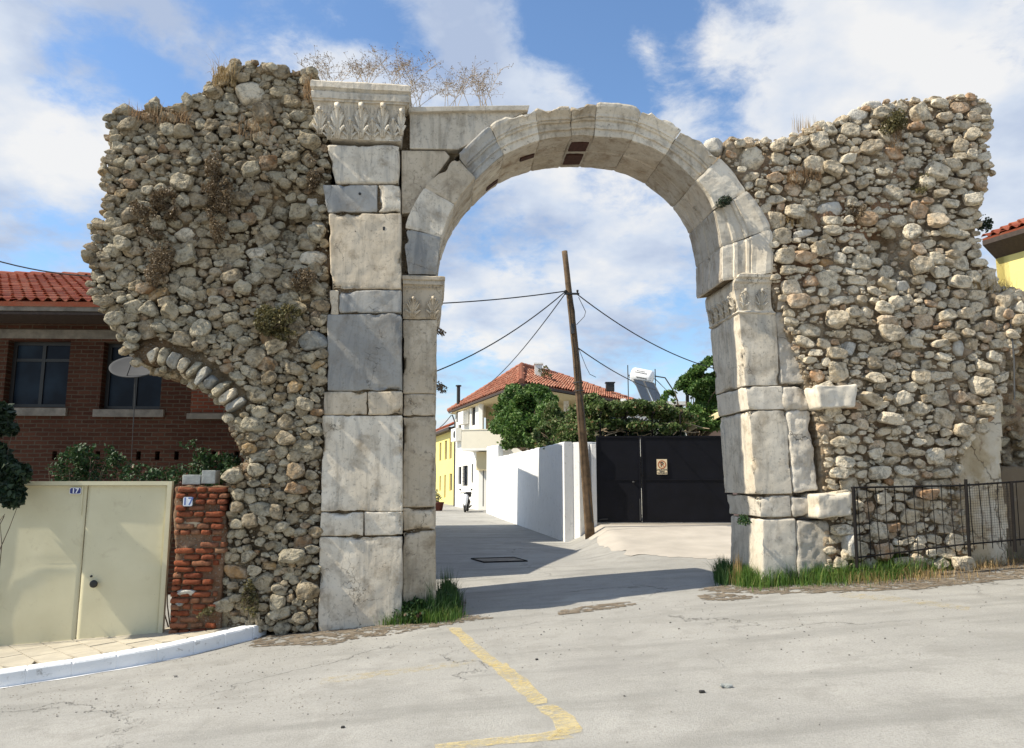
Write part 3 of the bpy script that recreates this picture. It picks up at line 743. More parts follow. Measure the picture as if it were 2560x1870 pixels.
mbL, nL = pack(LW, lambda u, v: bw_L(u, v)+.045, [(.095,.14),(.065,.095),(.045,.065),(.028,.045),(.016,.027)], (1.05, 1.75), .30, .95, .35, .10, skip=skip_L, occ0=lambda U, V: bo(U, V)|arch_occ(U, V), tries=(500, 4500, 14000, 20000, 16000), gap=1.28, overlap=.20)
edge_stones(mbL, LW, lambda i: i < 12 or i > 29, (.05, .12), .3, .08)
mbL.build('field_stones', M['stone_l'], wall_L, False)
M['stone_grey'] = m_stone('grey_boulder_stone', [(0,(.27,.28,.27)),(1,(.36,.36,.33))], .5)
M['stone_orange'] = m_stone('ochre_stone', [(0,(.42,.24,.10)),(1,(.50,.31,.15))], .4)
M['stone_white'] = m_stone('white_stone', [(0,(.62,.58,.50)),(1,(.70,.66,.58))], .35)
MATS = {'stone_r': M['stone_r'], 'grey': M['stone_grey'], 'orange': M['stone_orange'], 'white': M['stone_white']}
def bigs(lst, C, bw, parent, nm='boulder'):
    for (x, y, rx, ry, pr, mt), (c, a, b) in zip(lst, C):
        P, F = stone(a*1.02, b*1.02, min(a, b)*.9, 10, rough=.07, boxy=.35, rot=rng.normal()*.1)
        mk(nm, W3(P+[c[0], c[1], float(bw(np.array(c[0]), np.array(c[1])))+pr-min(a, b)*.5]), F, MATS[mt], parent, True)
bigs(big_L, bC, bw_L, wall_L)
for i in range(len(arcuv)-1):
    p = (arcuv[i]+arcuv[i+1])/2; tdir = arcuv[i+1]-arcuv[i]; th = math.atan2(tdir[1], tdir[0])
    ln = np.linalg.norm(tdir)*.5; hh = rng.uniform(.11, .20)
    P, F = stone(ln*rng.uniform(1.1, 1.3), hh, .20, 10, rough=.05, boxy=.8, rot=th+rng.normal()*.05, nplanes=3)
    nrm = np.array([-math.sin(th), math.cos(th)]); nrm = nrm if nrm[1] > 0 else -nrm
    q = p+nrm*hh*.70
    mk('arch_stone', W3(P+[q[0], q[1], float(bw_L(q[0], q[1]))-.05+rng.normal()*.02]), F, [M['stone_l'], M['stone_grey'], M['stone_r'], M['stone_l'], M['stone_grey']][[2,3,1,2,0,1,4,3,2,1,0][i % 11]], wall_L, False)
# ---- right wall
RW = bl([(1612,300),(1625,304),(1680,304),(1742,306),(1762,290),(1790,278),(1850,266),(1885,246),(1920,230),(1990,214),(2060,218),(2150,210),(2188,230),(2184,312),(2192,362),(2172,420),(2164,460),(2164,520),(2172,570),(2192,606),(2240,640),(2300,646),(2360,660),(2360,720),(2300,705),(2240,696),(2228,720),(2222,800),(2222,860),(2190,920),(2135,968),(2118,1020),(2118,1075),(2128,1120),(2135,1180),(2162,1215),(2162,1300),
     (1880,1300),(1830,1280),(1832,1150),(1825,1000),(1790,860),(1740,720),(1700,600),(1690,480),(1640,390),(1600,345)])
def bw_R(u, v):
    u = np.asarray(u, float); v = np.asarray(v, float)
    q = np.stack([u*.7, v*.7, u*0+15], -1)
    b = .05*vn(q)+.03*vn(q*2.4)
    nearpier = np.exp(-np.clip(u-1.9-.18*np.clip(4.2-v, -2, 3), 0, 9)**2/.22**2)*.22
    cav = np.exp(-(((u-5.62)/.22)**2+((v-5.0)/.35)**2))*.4
    low = np.clip((1.75-v)/.25, 0, 1)*.06
    return b-nearpier-cav-low-.085
wall_R = thing('ruined_stone_wall', 'massive coursed pale stone ruin rising right of the arch behind the iron fence', 'ruined wall', WP(4.3, float(ground_z(4.3, 10.6)), -WT/2))
core('mortar_core', RW, bw_R, M['mortar_r'], wall_R, h=.024, amp=.065)
big_R = [(1838,458,36,24,.06,'white'),(1828,578,22,14,.05,'orange'),(1665,345,44,36,.03,'stone_r'),(1580,318,30,26,.03,'white'),(1935,225,30,14,.05,'white'),(1880,770,24,24,.03,'white'),
         (2120,770,26,24,.03,'white'),(1775,515,30,11,.10,'white'),(1850,640,20,20,.03,'stone_r'),(2000,630,22,18,.03,'white'),(2060,630,22,16,.03,'white'),(1900,520,30,15,.04,'stone_r'),(1955,525,28,18,.04,'stone_r'),
         (2120,545,30,20,.05,'stone_r'),(1950,460,26,16,.04,'stone_r'),(1900,250,28,22,.05,'white'),(2070,465,25,22,.05,'stone_r')]
bo2, bC2 = big_occ(big_R)
def skip_R(u, v, a):
    return .05+.5*(float(vn(np.array([[u*1.1, v*1.1, 29.]]))[0]) > .38)*(v < 3.2)
mbR, nR = pack(RW, lambda u, v: bw_R(u, v)+.04, [(.13,.18),(.095,.13),(.07,.095),(.045,.07),(.028,.045),(.016,.027)], (1.1, 2.1), .20, .85, .85, .10, skip=skip_R, flat=1.0, course=.155, occ0=bo2, tries=(500, 2000, 8000, 16000, 18000, 14000), gap=1.24, overlap=.14)
mbR2, _ = MB(), 0
edge_stones(mbR, RW, lambda i: i < 35, (.05, .13), .6, .08)
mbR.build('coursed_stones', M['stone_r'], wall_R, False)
bigs(big_R, bC2, bw_R, wall_R, 'large_stone')
print('stones', nL, nR, sum(len(v) for v in mbL.V)+sum(len(v) for v in mbR.V))
# ================================================================== MARBLE GATEWAY
def dims(L, r, step):
    a = [0, r*.3, r*.7, r]; n = max(1, int((L-2*r)/step)); a += [r+(L-2*r)*i/n for i in range(1, n)]; a += [L-r, L-r*.7, L-r*.3, L]
    return np.unique(np.round(a, 5))
def marble_block(name, c4, wf, wb, mat, parent, r=.022, rough=.009, chip=.07, step=.04, seed=0, **tags):
    """c4: bottom-left, bottom-right, top-right, top-left in uv"""
    bl_, br, tr, tl = map(np.asarray, c4); L = np.linalg.norm(br-bl_); H = np.linalg.norm(tl-bl_); D = abs(wf-wb)
    xs, ys, zs = dims(L, r, step), dims(H, r, step), dims(D, r, .12)
    V, F = cubegrid(xs, ys, zs)
    c = np.clip(V, r, np.array([L, H, D])-r); d = V-c; n = np.linalg.norm(d, axis=1)[:, None]; nn = d/np.maximum(n, 1e-9)
    V2 = c+nn*r
    a = V2[:, 0]/L; b = V2[:, 1]/H
    P = (1-a)[:, None]*(1-b)[:, None]*bl_+a[:, None]*(1-b)[:, None]*br+a[:, None]*b[:, None]*tr+(1-a)[:, None]*b[:, None]*tl
    Q = np.c_[P, wb+(wf-wb)*V2[:, 2]/D]
    off = seed*13.7+rng.uniform(0, 99)
    edge = (np.sum(np.minimum(V, np.array([L, H, D])-V) < r*1.2, axis=1) >= 2)
    nz = fbm(Q*2.2+off, 3)*rough+fbm(Q*11+off, 3)*rough*.55
    nz -= np.where(edge, np.maximum(0, fbm(Q*5+off, 3)-.15)*chip, 0)
    nd = nn.copy(); fl = n[:, 0] < 1e-9
    return mk(name, W3(Q+nn*nz[:, None]), F[:, ::-1] if False else F, mat, parent, True, **tags)
def blk(name, q, wf, mat, parent, wb=-WT, **kw):
    """q: x0,y0(top),x1,y1(bottom) or four corners TL,TR,BR,BL in the 2262-px frame"""
    if len(q) == 4 and not hasattr(q[0], '__len__'):
        x0, y0, x1, y1 = q; tl, tr, br, bl_ = (x0, y0), (x1, y0), (x1, y1), (x0, y1)
    else: tl, tr, br, bl_ = q
    return marble_block(name, [uv(*bl_, wf), uv(*br, wf), uv(*tr, wf), uv(*tl, wf)], wf, wb, mat, parent, **kw)
def loft(name, secs, mat, parent, wb=-WT, nf=26, ns=8, amp=.004, chip=.0):
    """secs: (v, u0, u1, wfront) bottom to top; box-like loft with mouldings"""
    V = []
    for v, u0, u1, wf in secs:
        ring = [(u0, wb)]+[(u0, wb+(wf-wb)*i/ns) for i in range(1, ns)]+[(u0+(u1-u0)*i/nf, wf) for i in range(nf+1)]+[(u1, wf+(wb-wf)*i/ns) for i in range(1, ns)]+[(u1, wb)]
        V.append([(u, v, w_) for u, w_ in ring])
    V = np.array(V); m, n = V.shape[:2]; V = V.reshape(-1, 3)
    off = rng.uniform(0, 99); V = V+vfbm(V*6+off, 3)*amp+vfbm(V*20+off, 2)*amp*.4
    F = [[i*n+k, i*n+(k+1) % n, (i+1)*n+(k+1) % n, (i+1)*n+k] for i in range(m-1) for k in range(n)]
    F += [list(range(n))[::-1], [(m-1)*n+k for k in range(n)]]
    return mk(name, W3(V), F, mat, parent, False)
def acanthus(mb, base, up, side, out, h, wd, curl=.05, nl=4):
    base, up, side, out = map(np.asarray, (base, up, side, out))
    def path(P, r):
        mb.tube([base+side*a+up*b+out*c for a, b, c in P], r, 5)
    for k in range(-nl, nl+1):
        th = k*R(78)/nl; e = h*(.42+.58*math.cos(th)**.8) if abs(k) < nl else h*.40
        x = math.sin(th)*wd*.55; s0 = h*.10*(1-abs(k)/nl)
        path([(k*.006, s0, .012), (x*.35, s0+(e-s0)*.45, .022), (x*.85, s0+(e-s0)*.82, .032+curl*.3), (x*1.12, e*.98, .02+curl*.9*(1-abs(k)/nl*.6)), (x*1.18, e*.93, .03+curl*1.1*(1-abs(k)/nl*.6))],
             np.array([.007, .0135, .017, .013, .004])*h/.3)
    path([(0, 0, .015), (0, h*.5, .030), (0, h*.9, .04+curl*.6), (0, h*1.0, .03+curl*1.2), (0, h*.9, .035+curl*1.35)], np.array([.012, .014, .02, .03, .006])*h/.3)
    # small leaflets giving the serrated outline
    for s in (-1, 1):
        for q in (.3, .5, .68): path([(s*.01, h*(q-.12), .03), (s*wd*.26, h*q, .04), (s*wd*.40, h*(q+.02), .03)], np.array([.008, .012, .003])*h/.3)
def gz(u): p = WP(u, 0, 0); return float(ground_z(p[0], p[1]))
# ---- left pier (wide pilaster + recessed inner pilaster)
pierL = thing('marble_pier', 'tall left marble pier of stacked blocks with acanthus capital, weeds at its foot', 'marble pier', WP(-1.9, gz(-1.9), -WT/2))
A = lambda *a, **k: blk(*a, **k)
PL = [((720,318),(884,318),(881,405),(742,405),'marble','C0'),((712,407),(834,408),(834,468),(722,469),'marble_grey',0),((836,408),(885,409),(885,469),(836,468),'marble',0),
      ((726,471),(886,471),(886,638),(732,638),'marble_warm',0),((728,641),(747,641),(747,695),(730,695),'marble_warm',0),((750,642),(887,641),(887,690),(749,690),'marble_grey',0),
      ((723,694),(888,692),(888,863),(723,863),'marble_grey',0),((717,866),(811,865),(811,916),(715,916),'marble_warm',0),((813,865),(888,865),(888,915),(813,916),'marble_warm',0),
      ((712,918),(889,917),(889,1130),(709,1130),'marble',0),((709,1132),(803,1132),(803,1184),(707,1184),'marble',0),((805,1131),(889,1131),(889,1182),(805,1184),'marble',0),
      ((706,1187),(889,1184),(888,1400),(702,1400),'marble',0)]
for tl, tr, br, b_, mt, s in PL:
    blk('pier_block', (tl, tr, br, b_), 0.0, M[mt], pierL, r=.02 if s == 0 else .045, rough=.008 if s == 0 else .012)
PI = [((891,707),(965,707),(963,869),(890,869),'marble_warm'),((890,871),(963,871),(962,918),(890,919),'marble_warm'),((890,921),(962,920),(962,1119),(890,1120),'marble_warm'),
      ((890,1122),(962,1121),(962,1171),(890,1173),'marble_warm'),((890,1175),(962,1173),(963,1425),(889,1425),'marble_warm')]
for tl, tr, br, b_, mt in PI: blk('jamb_block', (tl, tr, br, b_), -.13, M[mt], pierL, r=.018)
# packing behind the open joints
def fill(name, q, wf, wb, mat, parent):
    blk(name, q, wf, mat, parent, wb=wb, r=.03, rough=.02, chip=0)
fill('pier_core', ((745,330),(880,330),(880,1380),(722,1380)), -.05, -WT+.05, M['mortar_l'], pierL)
fill('jamb_core', ((895,620),(952,620),(955,1330),(895,1330)), -.17, -WT+.05, M['mortar_l'], pierL)
# main capital
def s_(x, y, w_): return uv(x, y, w_)
def sections(rows):   # rows: (y, x0, x1, wf) top to bottom px -> bottom to top
    out = []
    for y, x0, x1, wf in rows[::-1]:
        a = uv(x0, y, wf); b = uv(x1, y, wf); out.append(((a[1]+b[1])/2, a[0], b[0], wf))
    return out
cap = loft('capital', sections([(182,690,900,.10),(184,686,906,.13),(196,685,908,.135),(199,687,905,.115),(204,689,902,.09),(206,686,905,.125),(220,687,904,.12),(222,689,901,.10),(226,690,899,.098),(229,691,895,.07),(240,693,893,.05),(262,698,891,.035),(285,712,889,.025),(303,724,887,.02),(309,730,885,.015),(312,736,880,-.03)]), M['marble'], pierL, amp=.006)
mb = MB()
upv = Z_; sd = T_; ot = N_
for x, top, bot, wd in [(706,246,296,.17),(744,238,305,.17),(797,238,305,.17),(845,238,303,.15),(886,250,298,.10)]:
    b = uv(x, bot, .04); h = uv(x, top, .04)[1]-b[1]; acanthus(mb, WP(b[0], b[1], .02), upv, sd, ot, h, wd, .07)
for x, top, bot, wd in [(727,274,308,.15),(772,268,309,.16),(822,268,309,.16),(868,268,308,.14)]:
    b = uv(x, bot, .03); h = uv(x, top, .03)[1]-b[1]; acanthus(mb, WP(b[0], b[1], .005), upv, sd, ot, h, wd, .055)
for i in range(26):
    x = 700+i*7.4; a = uv(x, 232, .07); b = uv(x, 258, .045); mb.tube([WP(a[0], a[1], .055), WP(a[0], (a[1]+b[1])/2, .045), WP(b[0], b[1], .03)], [.008, .008, .004], 5)
mb.build('carved_leaves', M['marble'], cap, True)
# inner impost capital (left)
def impost(rows, mat, parent): return loft('impost_capital', sections(rows), mat, parent, amp=.005)
icl = impost([(609,890,981,-.06),(611,889,983,-.04),(617,889,983,-.04),(620,890,981,-.06),(624,890,981,-.05),(628,890,980,-.05),(631,890,978,-.08),(640,890,977,-.10),(660,890,976,-.11),(685,890,972,-.115),(700,890,966,-.12),(705,891,964,-.14)], M['marble_warm'], pierL)
mb = MB()
for x, wd in ((912,.17),(956,.15)):
    b = uv(x, 702, -.1); acanthus(mb, WP(b[0], b[1], -.115), upv, sd, ot, uv(x, 660, -.1)[1]-b[1], wd, .05)
for i in range(11):
    x = 895+i*7.6; a = uv(x, 633, -.08); mb.tube([WP(a[0]-.014, a[1], -.085), WP(a[0], a[1]-.03, -.075), WP(a[0]+.014, a[1], -.085)], [.006, .008, .006], 5)
mb.build('carved_leaves', M['marble_warm'], icl, True)
# dowel holes as dark plugs on the face, inner shade put into colour
def hole(x, y, w_, r, parent, rect=None):
    c = uv(x, y, w_); mb = MB()
    if rect: mb.box(WP(c[0], c[1], w_-.012), (rect[0], .035, rect[1]), np.array([[T_[0], -N_[0], 0], [T_[1], -N_[1], 0], [0, 0, 1]]))
    else: mb.lathe([(0.0001, .008), (r*.9, .008), (r, 0), (r, -.05)], WP(c[0], c[1], w_), N_, 12)
    mb.build('dowel_hole_shade', M['dark'], parent)
hole(795, 428, 0.0, .02, pierL); hole(848, 505, 0.0, .0, pierL, (.03, .05)); hole(785, 511, 0.0, .008, pierL)
# ---- right pier
pierR = thing('marble_pier', 'right marble pier with weathered impost capital and rough hewn broken side, grass at its foot', 'marble pier', WP(2.9, gz(2.9), -WT/2))
WR = -.13
for tl, tr, br, b_, mt, rr in [((1632,692),(1714,689),(1722,851),(1646,852),'marble',.012),((1647,854),(1727,853),(1733,904),(1654,905),'marble_white',.012),
      ((1655,907),(1737,906),(1750,1090),(1668,1092),'marble',.012),((1673,1095),(1746,1094),(1750,1142),(1680,1143),'marble_white',.02),((1684,1147),(1758,1146),(1764,1310),(1684,1310),'marble_white',.03)]:
    blk('jamb_block', (tl, tr, br, b_), WR, M[mt], pierR, r=rr)
for tl, tr, br, b_ in [((1716,690),(1752,694),(1796,846),(1724,851)),((1729,854),(1783,853),(1788,904),(1735,905)),((1739,907),(1788,906),(1812,1086),(1752,1090)),((1748,1096),(1808,1093),(1803,1140),(1752,1143)),((1760,1150),(1832,1146),(1842,1310),(1766,1310))]:
    blk('rough_block', (tl, tr, br, b_), WR+.015, M['marble_rough'], pierR, r=.05, rough=.028, chip=.05, step=.03, wb=WR-.55)
fill('jamb_core', ((1662,620),(1735,620),(1760,1300),(1705,1300)), WR-.05, -WT+.05, M['mortar_r'], pierR)
blk('broken_impost', ((1708,625),(1738,632),(1742,684),(1712,688)), WR, M['marble_rough'], pierR, r=.06, rough=.03, wb=WR-.5)
icr = impost([(603,1640,1706,-.05),(605,1634,1708,-.02),(611,1632,1708,-.02),(616,1626,1706,-.05),(622,1624,1706,-.05),(627,1622,1704,-.08),(640,1622,1703,-.10),(660,1626,1703,-.11),(676,1629,1704,-.115),(686,1631,1708,-.12),(690,1630,1713,-.10),(694,1632,1712,-.14)], M['marble'], pierR)
mb = MB()
for x, wd in ((1645,.12),(1682,.16)):
    b = uv(x, 684, -.1); acanthus(mb, WP(b[0], b[1], -.115), upv, sd, ot, uv(x, 643, -.1)[1]-b[1], wd, .05)
ue = uv(1626, 660, -.1)[0]
for i in range(5):
    wv = -.22-i*.21; b = WP(ue+.03, uv(1630, 685, -.1)[1], wv); acanthus(mb, b, upv, N_, -T_, .22, .15, .06)
for i in range(22):
    wv = -.10-i*.052; p = uv(1622, 628, -.1); mb.tube([WP(ue-.01, p[1]+.0, wv), WP(ue-.0, p[1]-.06, wv), WP(ue+.02, p[1]-.09, wv)], [.011, .012, .006], 5)
mb.build('carved_leaves', M['marble'], icr, True)
# loose projecting blocks
for (tl, tr, br, b_), wf in [(((1803,850),(1895,848),(1893,900),(1812,902)), .20), (((1806,1092),(1884,1087),(1884,1140),(1808,1146)), .14)]:
    blk('projecting_block', (tl, tr, br, b_), wf, M['marble_white'], wall_R, r=.035, rough=.018, chip=.06, step=.03, wb=-.45)
P_, F_ = stone(.10, .20, .14, 9, boxy=.7); c = uv(1880, 1205, .05); mk('projecting_stone', W3(P_+[c[0], c[1], .02]), F_, M['stone_white'], wall_R, True)
# ---- arch
arch = thing('marble_arch', 'semicircular marble arch of moulded voussoirs spanning the two piers', 'arch', WP(.6, uv(1300, 605)[1], -WT/2))
OUTER = [(1020,688),(1014,571),(1062,471),(1140,393),(1222,318),(1334,277),(1424,272),(1490,262),(1603,276),(1701,329),(1796,396),(1863,481),(1923,576),(1928,686)]
INNER = [(1091,688),(1103,596),(1137,514),(1189,447),(1261,385),(1351,349),(1431,338),(1487,338),(1581,349),(1665,385),(1741,451),(1786,523),(1806,614),(1808,700)]
WA = -.10
O_ = np.array([uv(x, y, WA, True) for x, y in OUTER]); I_ = np.array([uv(x, y, WA, True) for x, y in INNER])
def crom(P, i, t):
    n = len(P); p0 = P[max(i-1, 0)]; p1 = P[i]; p2 = P[i+1]; p3 = P[min(i+2, n-1)]
    if i == 0: p0 = 2*p1-p2
    if i+2 >= n: p3 = 2*p2-p1
    return .5*((2*p1)+(-p0+p2)*t+(2*p0-5*p1+4*p2-p3)*t*t+(-p0+3*p1-3*p2+p3)*t**3)
FACE0 = [(0,-.035),(.015,-.015),(.10,-.012),(.22,-.012),(.235,.004),(.30,.006),(.31,-.004),(.40,0),(.47,0),(.48,.016),(.52,.024),(.56,.018),(.575,.03),(.66,.034),(.76,.05),(.84,.064),(.93,.066),(.985,.06),(1.0,.03)]
FACE = [(r, wv*1.7-.01) for r, wv in FACE0]
def voussoir(i, mat, plain=False):
    S = 14; sec = []
    for r, wv in FACE: sec.append((r, WA+(wv if not plain else .045 if r > .01 else .02)))
    nb = 4
    for k in range(1, nb): sec.append((1.0, WA-.03-(WT-.13)*k/nb))
    sec.append((.99, -WT+.02)); sec.append((.5, -WT)); sec.append((.01, -WT+.01))
    sof = [(-WT+.03, 0), (-WT+.30, 0), (-WT+.31, -.012), (-.70, -.012), (-.69, .006), (-.66, .006), (-.65, -.012), (-.40, -.012), (-.39, 0), (-.25, 0), (-.15, 0)]
    for wv, d in sof: sec.append((('s', d), wv))
    n = len(sec); V = []
    side = -1 if i < 5 else 1
    for s in range(S+1):
        t = s/S; te = min(max(t, .005), .995)
        if s == 0: te = .005
        if s == S: te = .995
        a = crom(I_, i, te); b = crom(O_, i, te) if not (2 <= i <= 3) else O_[i]*(1-te)+O_[i+1]*te
        e = .010 if s in (0, S) else 0.0
        L = np.linalg.norm(b-a); rad = (b-a)/L
        for r, wv in sec:
            if isinstance(r, tuple): q = a-rad*(r[1]*-1)*1.0 if False else a+rad*(-r[1]); q = q+rad*e
            else: q = a+rad*(L*r); q = q+rad*(e if r < .5 else -e)
            V.append((q[0], q[1], wv-(e if wv > -.3 else -e)))
    V = np.array(V); off = rng.uniform(0, 99)
    V = V+vfbm(V*5+off, 3)*.007+vfbm(V*18+off, 2)*.003
    # broken outer arris
    rr = np.array([1 if (not isinstance(r, tuple) and r > .9) else 0 for r, _ in sec]*(S+1))
    ch = np.maximum(0, fbm(np.c_[V[:, 0]*4, V[:, 1]*4, V[:, 2]*4+off], 3)-.1)*.10*rr
    cen = I_[i]*.5+I_[i+1]*.5; dd = cen-V[:, :2]; dd /= np.linalg.norm(dd, axis=1)[:, None]; V[:, :2] += dd*ch[:, None]
    F = [[j*n+k, j*n+(k+1) % n, (j+1)*n+(k+1) % n, (j+1)*n+k] for j in range(S) for k in range(n)]
    F += [list(range(n))[::-1], [S*n+k for k in range(n)]]
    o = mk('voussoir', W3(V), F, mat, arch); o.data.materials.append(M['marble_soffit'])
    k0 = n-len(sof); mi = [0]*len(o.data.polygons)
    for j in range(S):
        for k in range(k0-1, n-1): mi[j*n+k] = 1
    o.data.polygons.foreach_set('material_index', mi); return o
vm_ = ['marble_grey','marble','marble_warm','marble_grey','marble','marble_warm','marble_warm','marble','marble','marble','marble_white','marble_white','marble_white']
vs = []
for i in range(13): vs.append(voussoir(i, M[vm_[i]], plain=i in (0, 1, 2, 10)))
mb = MB(); V = []; ns_ = 0
for i in range(13):
    for t in np.linspace(0, 1, 7)[:-1 if i < 12 else 7]:
        a = crom(I_, i, t); b = crom(O_, i, t) if not (2 <= i <= 3) else O_[i]*(1-t)+O_[i+1]*t; rad = (b-a)/np.linalg.norm(b-a); p, q = a+rad*.05, b-rad*.09
        V += [(*p, WA-.08), (*q, WA-.08), (*q, -WT+.06), (*p, -WT+.06)]; ns_ += 1
F = [[j*4+k, j*4+(k+1) % 4, j*4+4+(k+1) % 4, j*4+4+k] for j in range(ns_-1) for k in range(4)]+[[0,1,2,3][::-1], [4*ns_-4+k for k in range(4)]]
mk('joint_mortar', W3(np.array(V)), F, M['mortar_l'], arch)
# dark brick coffers left open in the soffit of the keystone
for (q, w0, w1) in ((6, -.33, -.62), (6, -.76, -1.10), (4, -.55, -.66), (3, -.95, -1.08)):
    mb = MB(); P = []
    t0, t1 = (.08, .92) if q == 6 else (.55, .95)
    for wv in (w0, w1):
        for t in (t0, t1):
            a = crom(I_, q, t); b = crom(O_, q, t); rad = (b-a)/np.linalg.norm(b-a); P.append((a-rad*.014, wv)); P.append((a+rad*.03, wv))
    V = [WP(p[0], p[1], wv) for p, wv in P]
    mb.add(V, [[0,2,6,4],[1,5,7,3],[0,4,5,1],[2,3,7,6],[0,1,3,2],[4,6,7,5]])
    mb.build('brick_patch', m_simple('dark_red_brick_fill', (.055,.022,.014), .95, var=.4, scale=20, bump=.8, bscale=30), vs[q])
# ---- spandrel slabs (left) and crown slab
def prism(name, pts, wf, wb, mat, parent, bev=.012, **tags):
    P = np.array([uv(x, y, wf) for x, y in pts]); n = len(P)
    V = np.concatenate([W3(np.c_[P, np.full(n, wf)]), W3(np.c_[P, np.full(n, wb)])])
    F = [list(range(n))[::-1], [n+i for i in range(n)]]+[[i, (i+1) % n, n+(i+1) % n, n+i] for i in range(n)]
    o = mk(name, V, F, mat, parent, False, **tags)
    b = o.modifiers.new('bevel', 'BEVEL'); b.width = bev; b.segments = 3; b.limit_method = 'NONE' if False else 'ANGLE'
    return o
sp = thing('marble_spandrel', 'flat veined marble slabs filling the corner between the left capital and the arch', 'marble slab', WP(-1.2, uv(950, 470)[1], -WT/2))
prism('upper_slab', [(905,246),(1150,243),(1160,246),(1085,285),(1035,318),(1012,330),(912,328),(905,328)], -.10, -1.1, M['marble'], sp)
prism('cornice_slab', [(902,236),(1000,234),(1170,232),(1166,243),(1000,245),(902,247)], -.04, -1.05, M['marble_white'], sp, .008)
prism('lower_slab', [(887,332),(983,333),(994,346),(975,372),(950,405),(925,445),(908,470),(887,472)], -.11, -1.1, M['marble_warm'], sp)
prism('rubble_packing', [(886,250),(1150,250),(1080,295),(1010,345),(960,410),(925,470),(905,520),(900,612),(886,612)], -.24, -1.0, M['mortar_l'], sp)
# dark gap wedge between slabs and first voussoir is the open packing joint
# ================================================================== BUILDERS FOR THE STREET
def frame_wall(A, B, z0, z1, holes, mat, parent, t=.3, name='wall', inward=None):
    """upright wall from A to B (xy) with rectangular openings (u0,u1,z0,z1); outside face through A-B"""
    A = np.asarray(A, float)[:2]; B = np.asarray(B, float)[:2]; L = np.linalg.norm(B-A); T = (B-A)/L; Nn = np.array([T[1], -T[0]])
    us = sorted({0, L}|{h[k] for h in holes for k in (0, 1)}); vs_ = sorted({z0, z1}|{h[k] for h in holes for k in (2, 3)})
    us = [u for u in us if 0 <= u <= L]; vs_ = [v for v in vs_ if z0 <= v <= z1]
    def P(u, v, w): q = A+T*u+Nn*w; return [q[0], q[1], v]
    mb = MB()
    solid = {}
    for i in range(len(us)-1):
        for j in range(len(vs_)-1):
            cu_, cv = (us[i]+us[i+1])/2, (vs_[j]+vs_[j+1])/2
            solid[i, j] = not any(h[0] < cu_ < h[1] and h[2] < cv < h[3] for h in holes)
    for (i, j), s in solid.items():
        if not s: continue
        u0, u1, v0, v1 = us[i], us[i+1], vs_[j], vs_[j+1]
        mb.add([P(u0,v0,0), P(u1,v0,0), P(u1,v1,0), P(u0,v1,0)], [[0,1,2,3]])
        mb.add([P(u0,v0,-t), P(u1,v0,-t), P(u1,v1,-t), P(u0,v1,-t)], [[3,2,1,0]])
        for di, dj, a, b in ((-1,0,(u0,v0),(u0,v1)), (1,0,(u1,v0),(u1,v1)), (0,-1,(u0,v0),(u1,v0)), (0,1,(u0,v1),(u1,v1))):
            if not solid.get((i+di, j+dj), False):
                f = [0,1,2,3] if (di == -1 or dj == 1) else [3,2,1,0]
                mb.add([P(*a, 0), P(*b, 0), P(*b, -t), P(*a, -t)], [f[::-1]])
    o = mb.build(name, mat, parent)
    return o, P
def vplane(A, B):
    A = np.asarray(A, float)[:2]; B = np.asarray(B, float)[:2]; L = np.linalg.norm(B-A); T = (B-A)/L; Nn = np.array([T[1], -T[0]])
    def f(px, py):
        d = ray(px, py); t = ((np.r_[A, 0]-CAM)[:2]@Nn)/(d[:2]@Nn); p = CAM+d*t
        return (p[:2]-A)@T, p[2]
    return f
def on(A, B, wo=0.0):
    A = np.asarray(A, float)[:2]; B = np.asarray(B, float)[:2]; L = np.linalg.norm(B-A); T = (B-A)/L; Nn = np.array([T[1], -T[0]])
    return lambda u, z, w_=0.0: np.array([*(A+T*u+Nn*(w_+wo)), z])
def window(parent, P, u0, u1, z0, z1, fr, glass, mull=(.5,), trans=None, depth=-.14, fw=.06):
    """frame + pane inside an opening; P(u,z,w)"""
    def bar(a0, a1, b0, b1, w0, w1):
        return [P(a0,b0,w1), P(a1,b0,w1), P(a1,b0,w0), P(a0,b0,w0), P(a0,b1,w1), P(a1,b1,w1), P(a1,b1,w0), P(a0,b1,w0)]
    mb = MB(); w0, w1 = depth, depth-.06
    mb.hexa(bar(u0, u0+fw, z0, z1, w0, w1)); mb.hexa(bar(u1-fw, u1, z0, z1, w0, w1))
    mb.hexa(bar(u0+fw, u1-fw, z0, z0+fw, w0-.002, w1)); mb.hexa(bar(u0+fw, u1-fw, z1-fw, z1, w0-.002, w1))
    for m in mull:
        c = u0+(u1-u0)*m; mb.hexa(bar(c-fw*.45, c+fw*.45, z0+fw, z1-fw, w0-.004, w1))
    if trans:
        c = z0+(z1-z0)*trans; mb.hexa(bar(u0+fw, u1-fw, c-fw*.4, c+fw*.4, w0-.007, w1))
    f = mb.build('window', fr, parent)
    g = MB(); g.hexa(bar(u0+fw*.5, u1-fw*.5, z0+fw*.5, z1-fw*.5, depth-.03, depth-.045)); g.build('pane', glass, f)
    return f
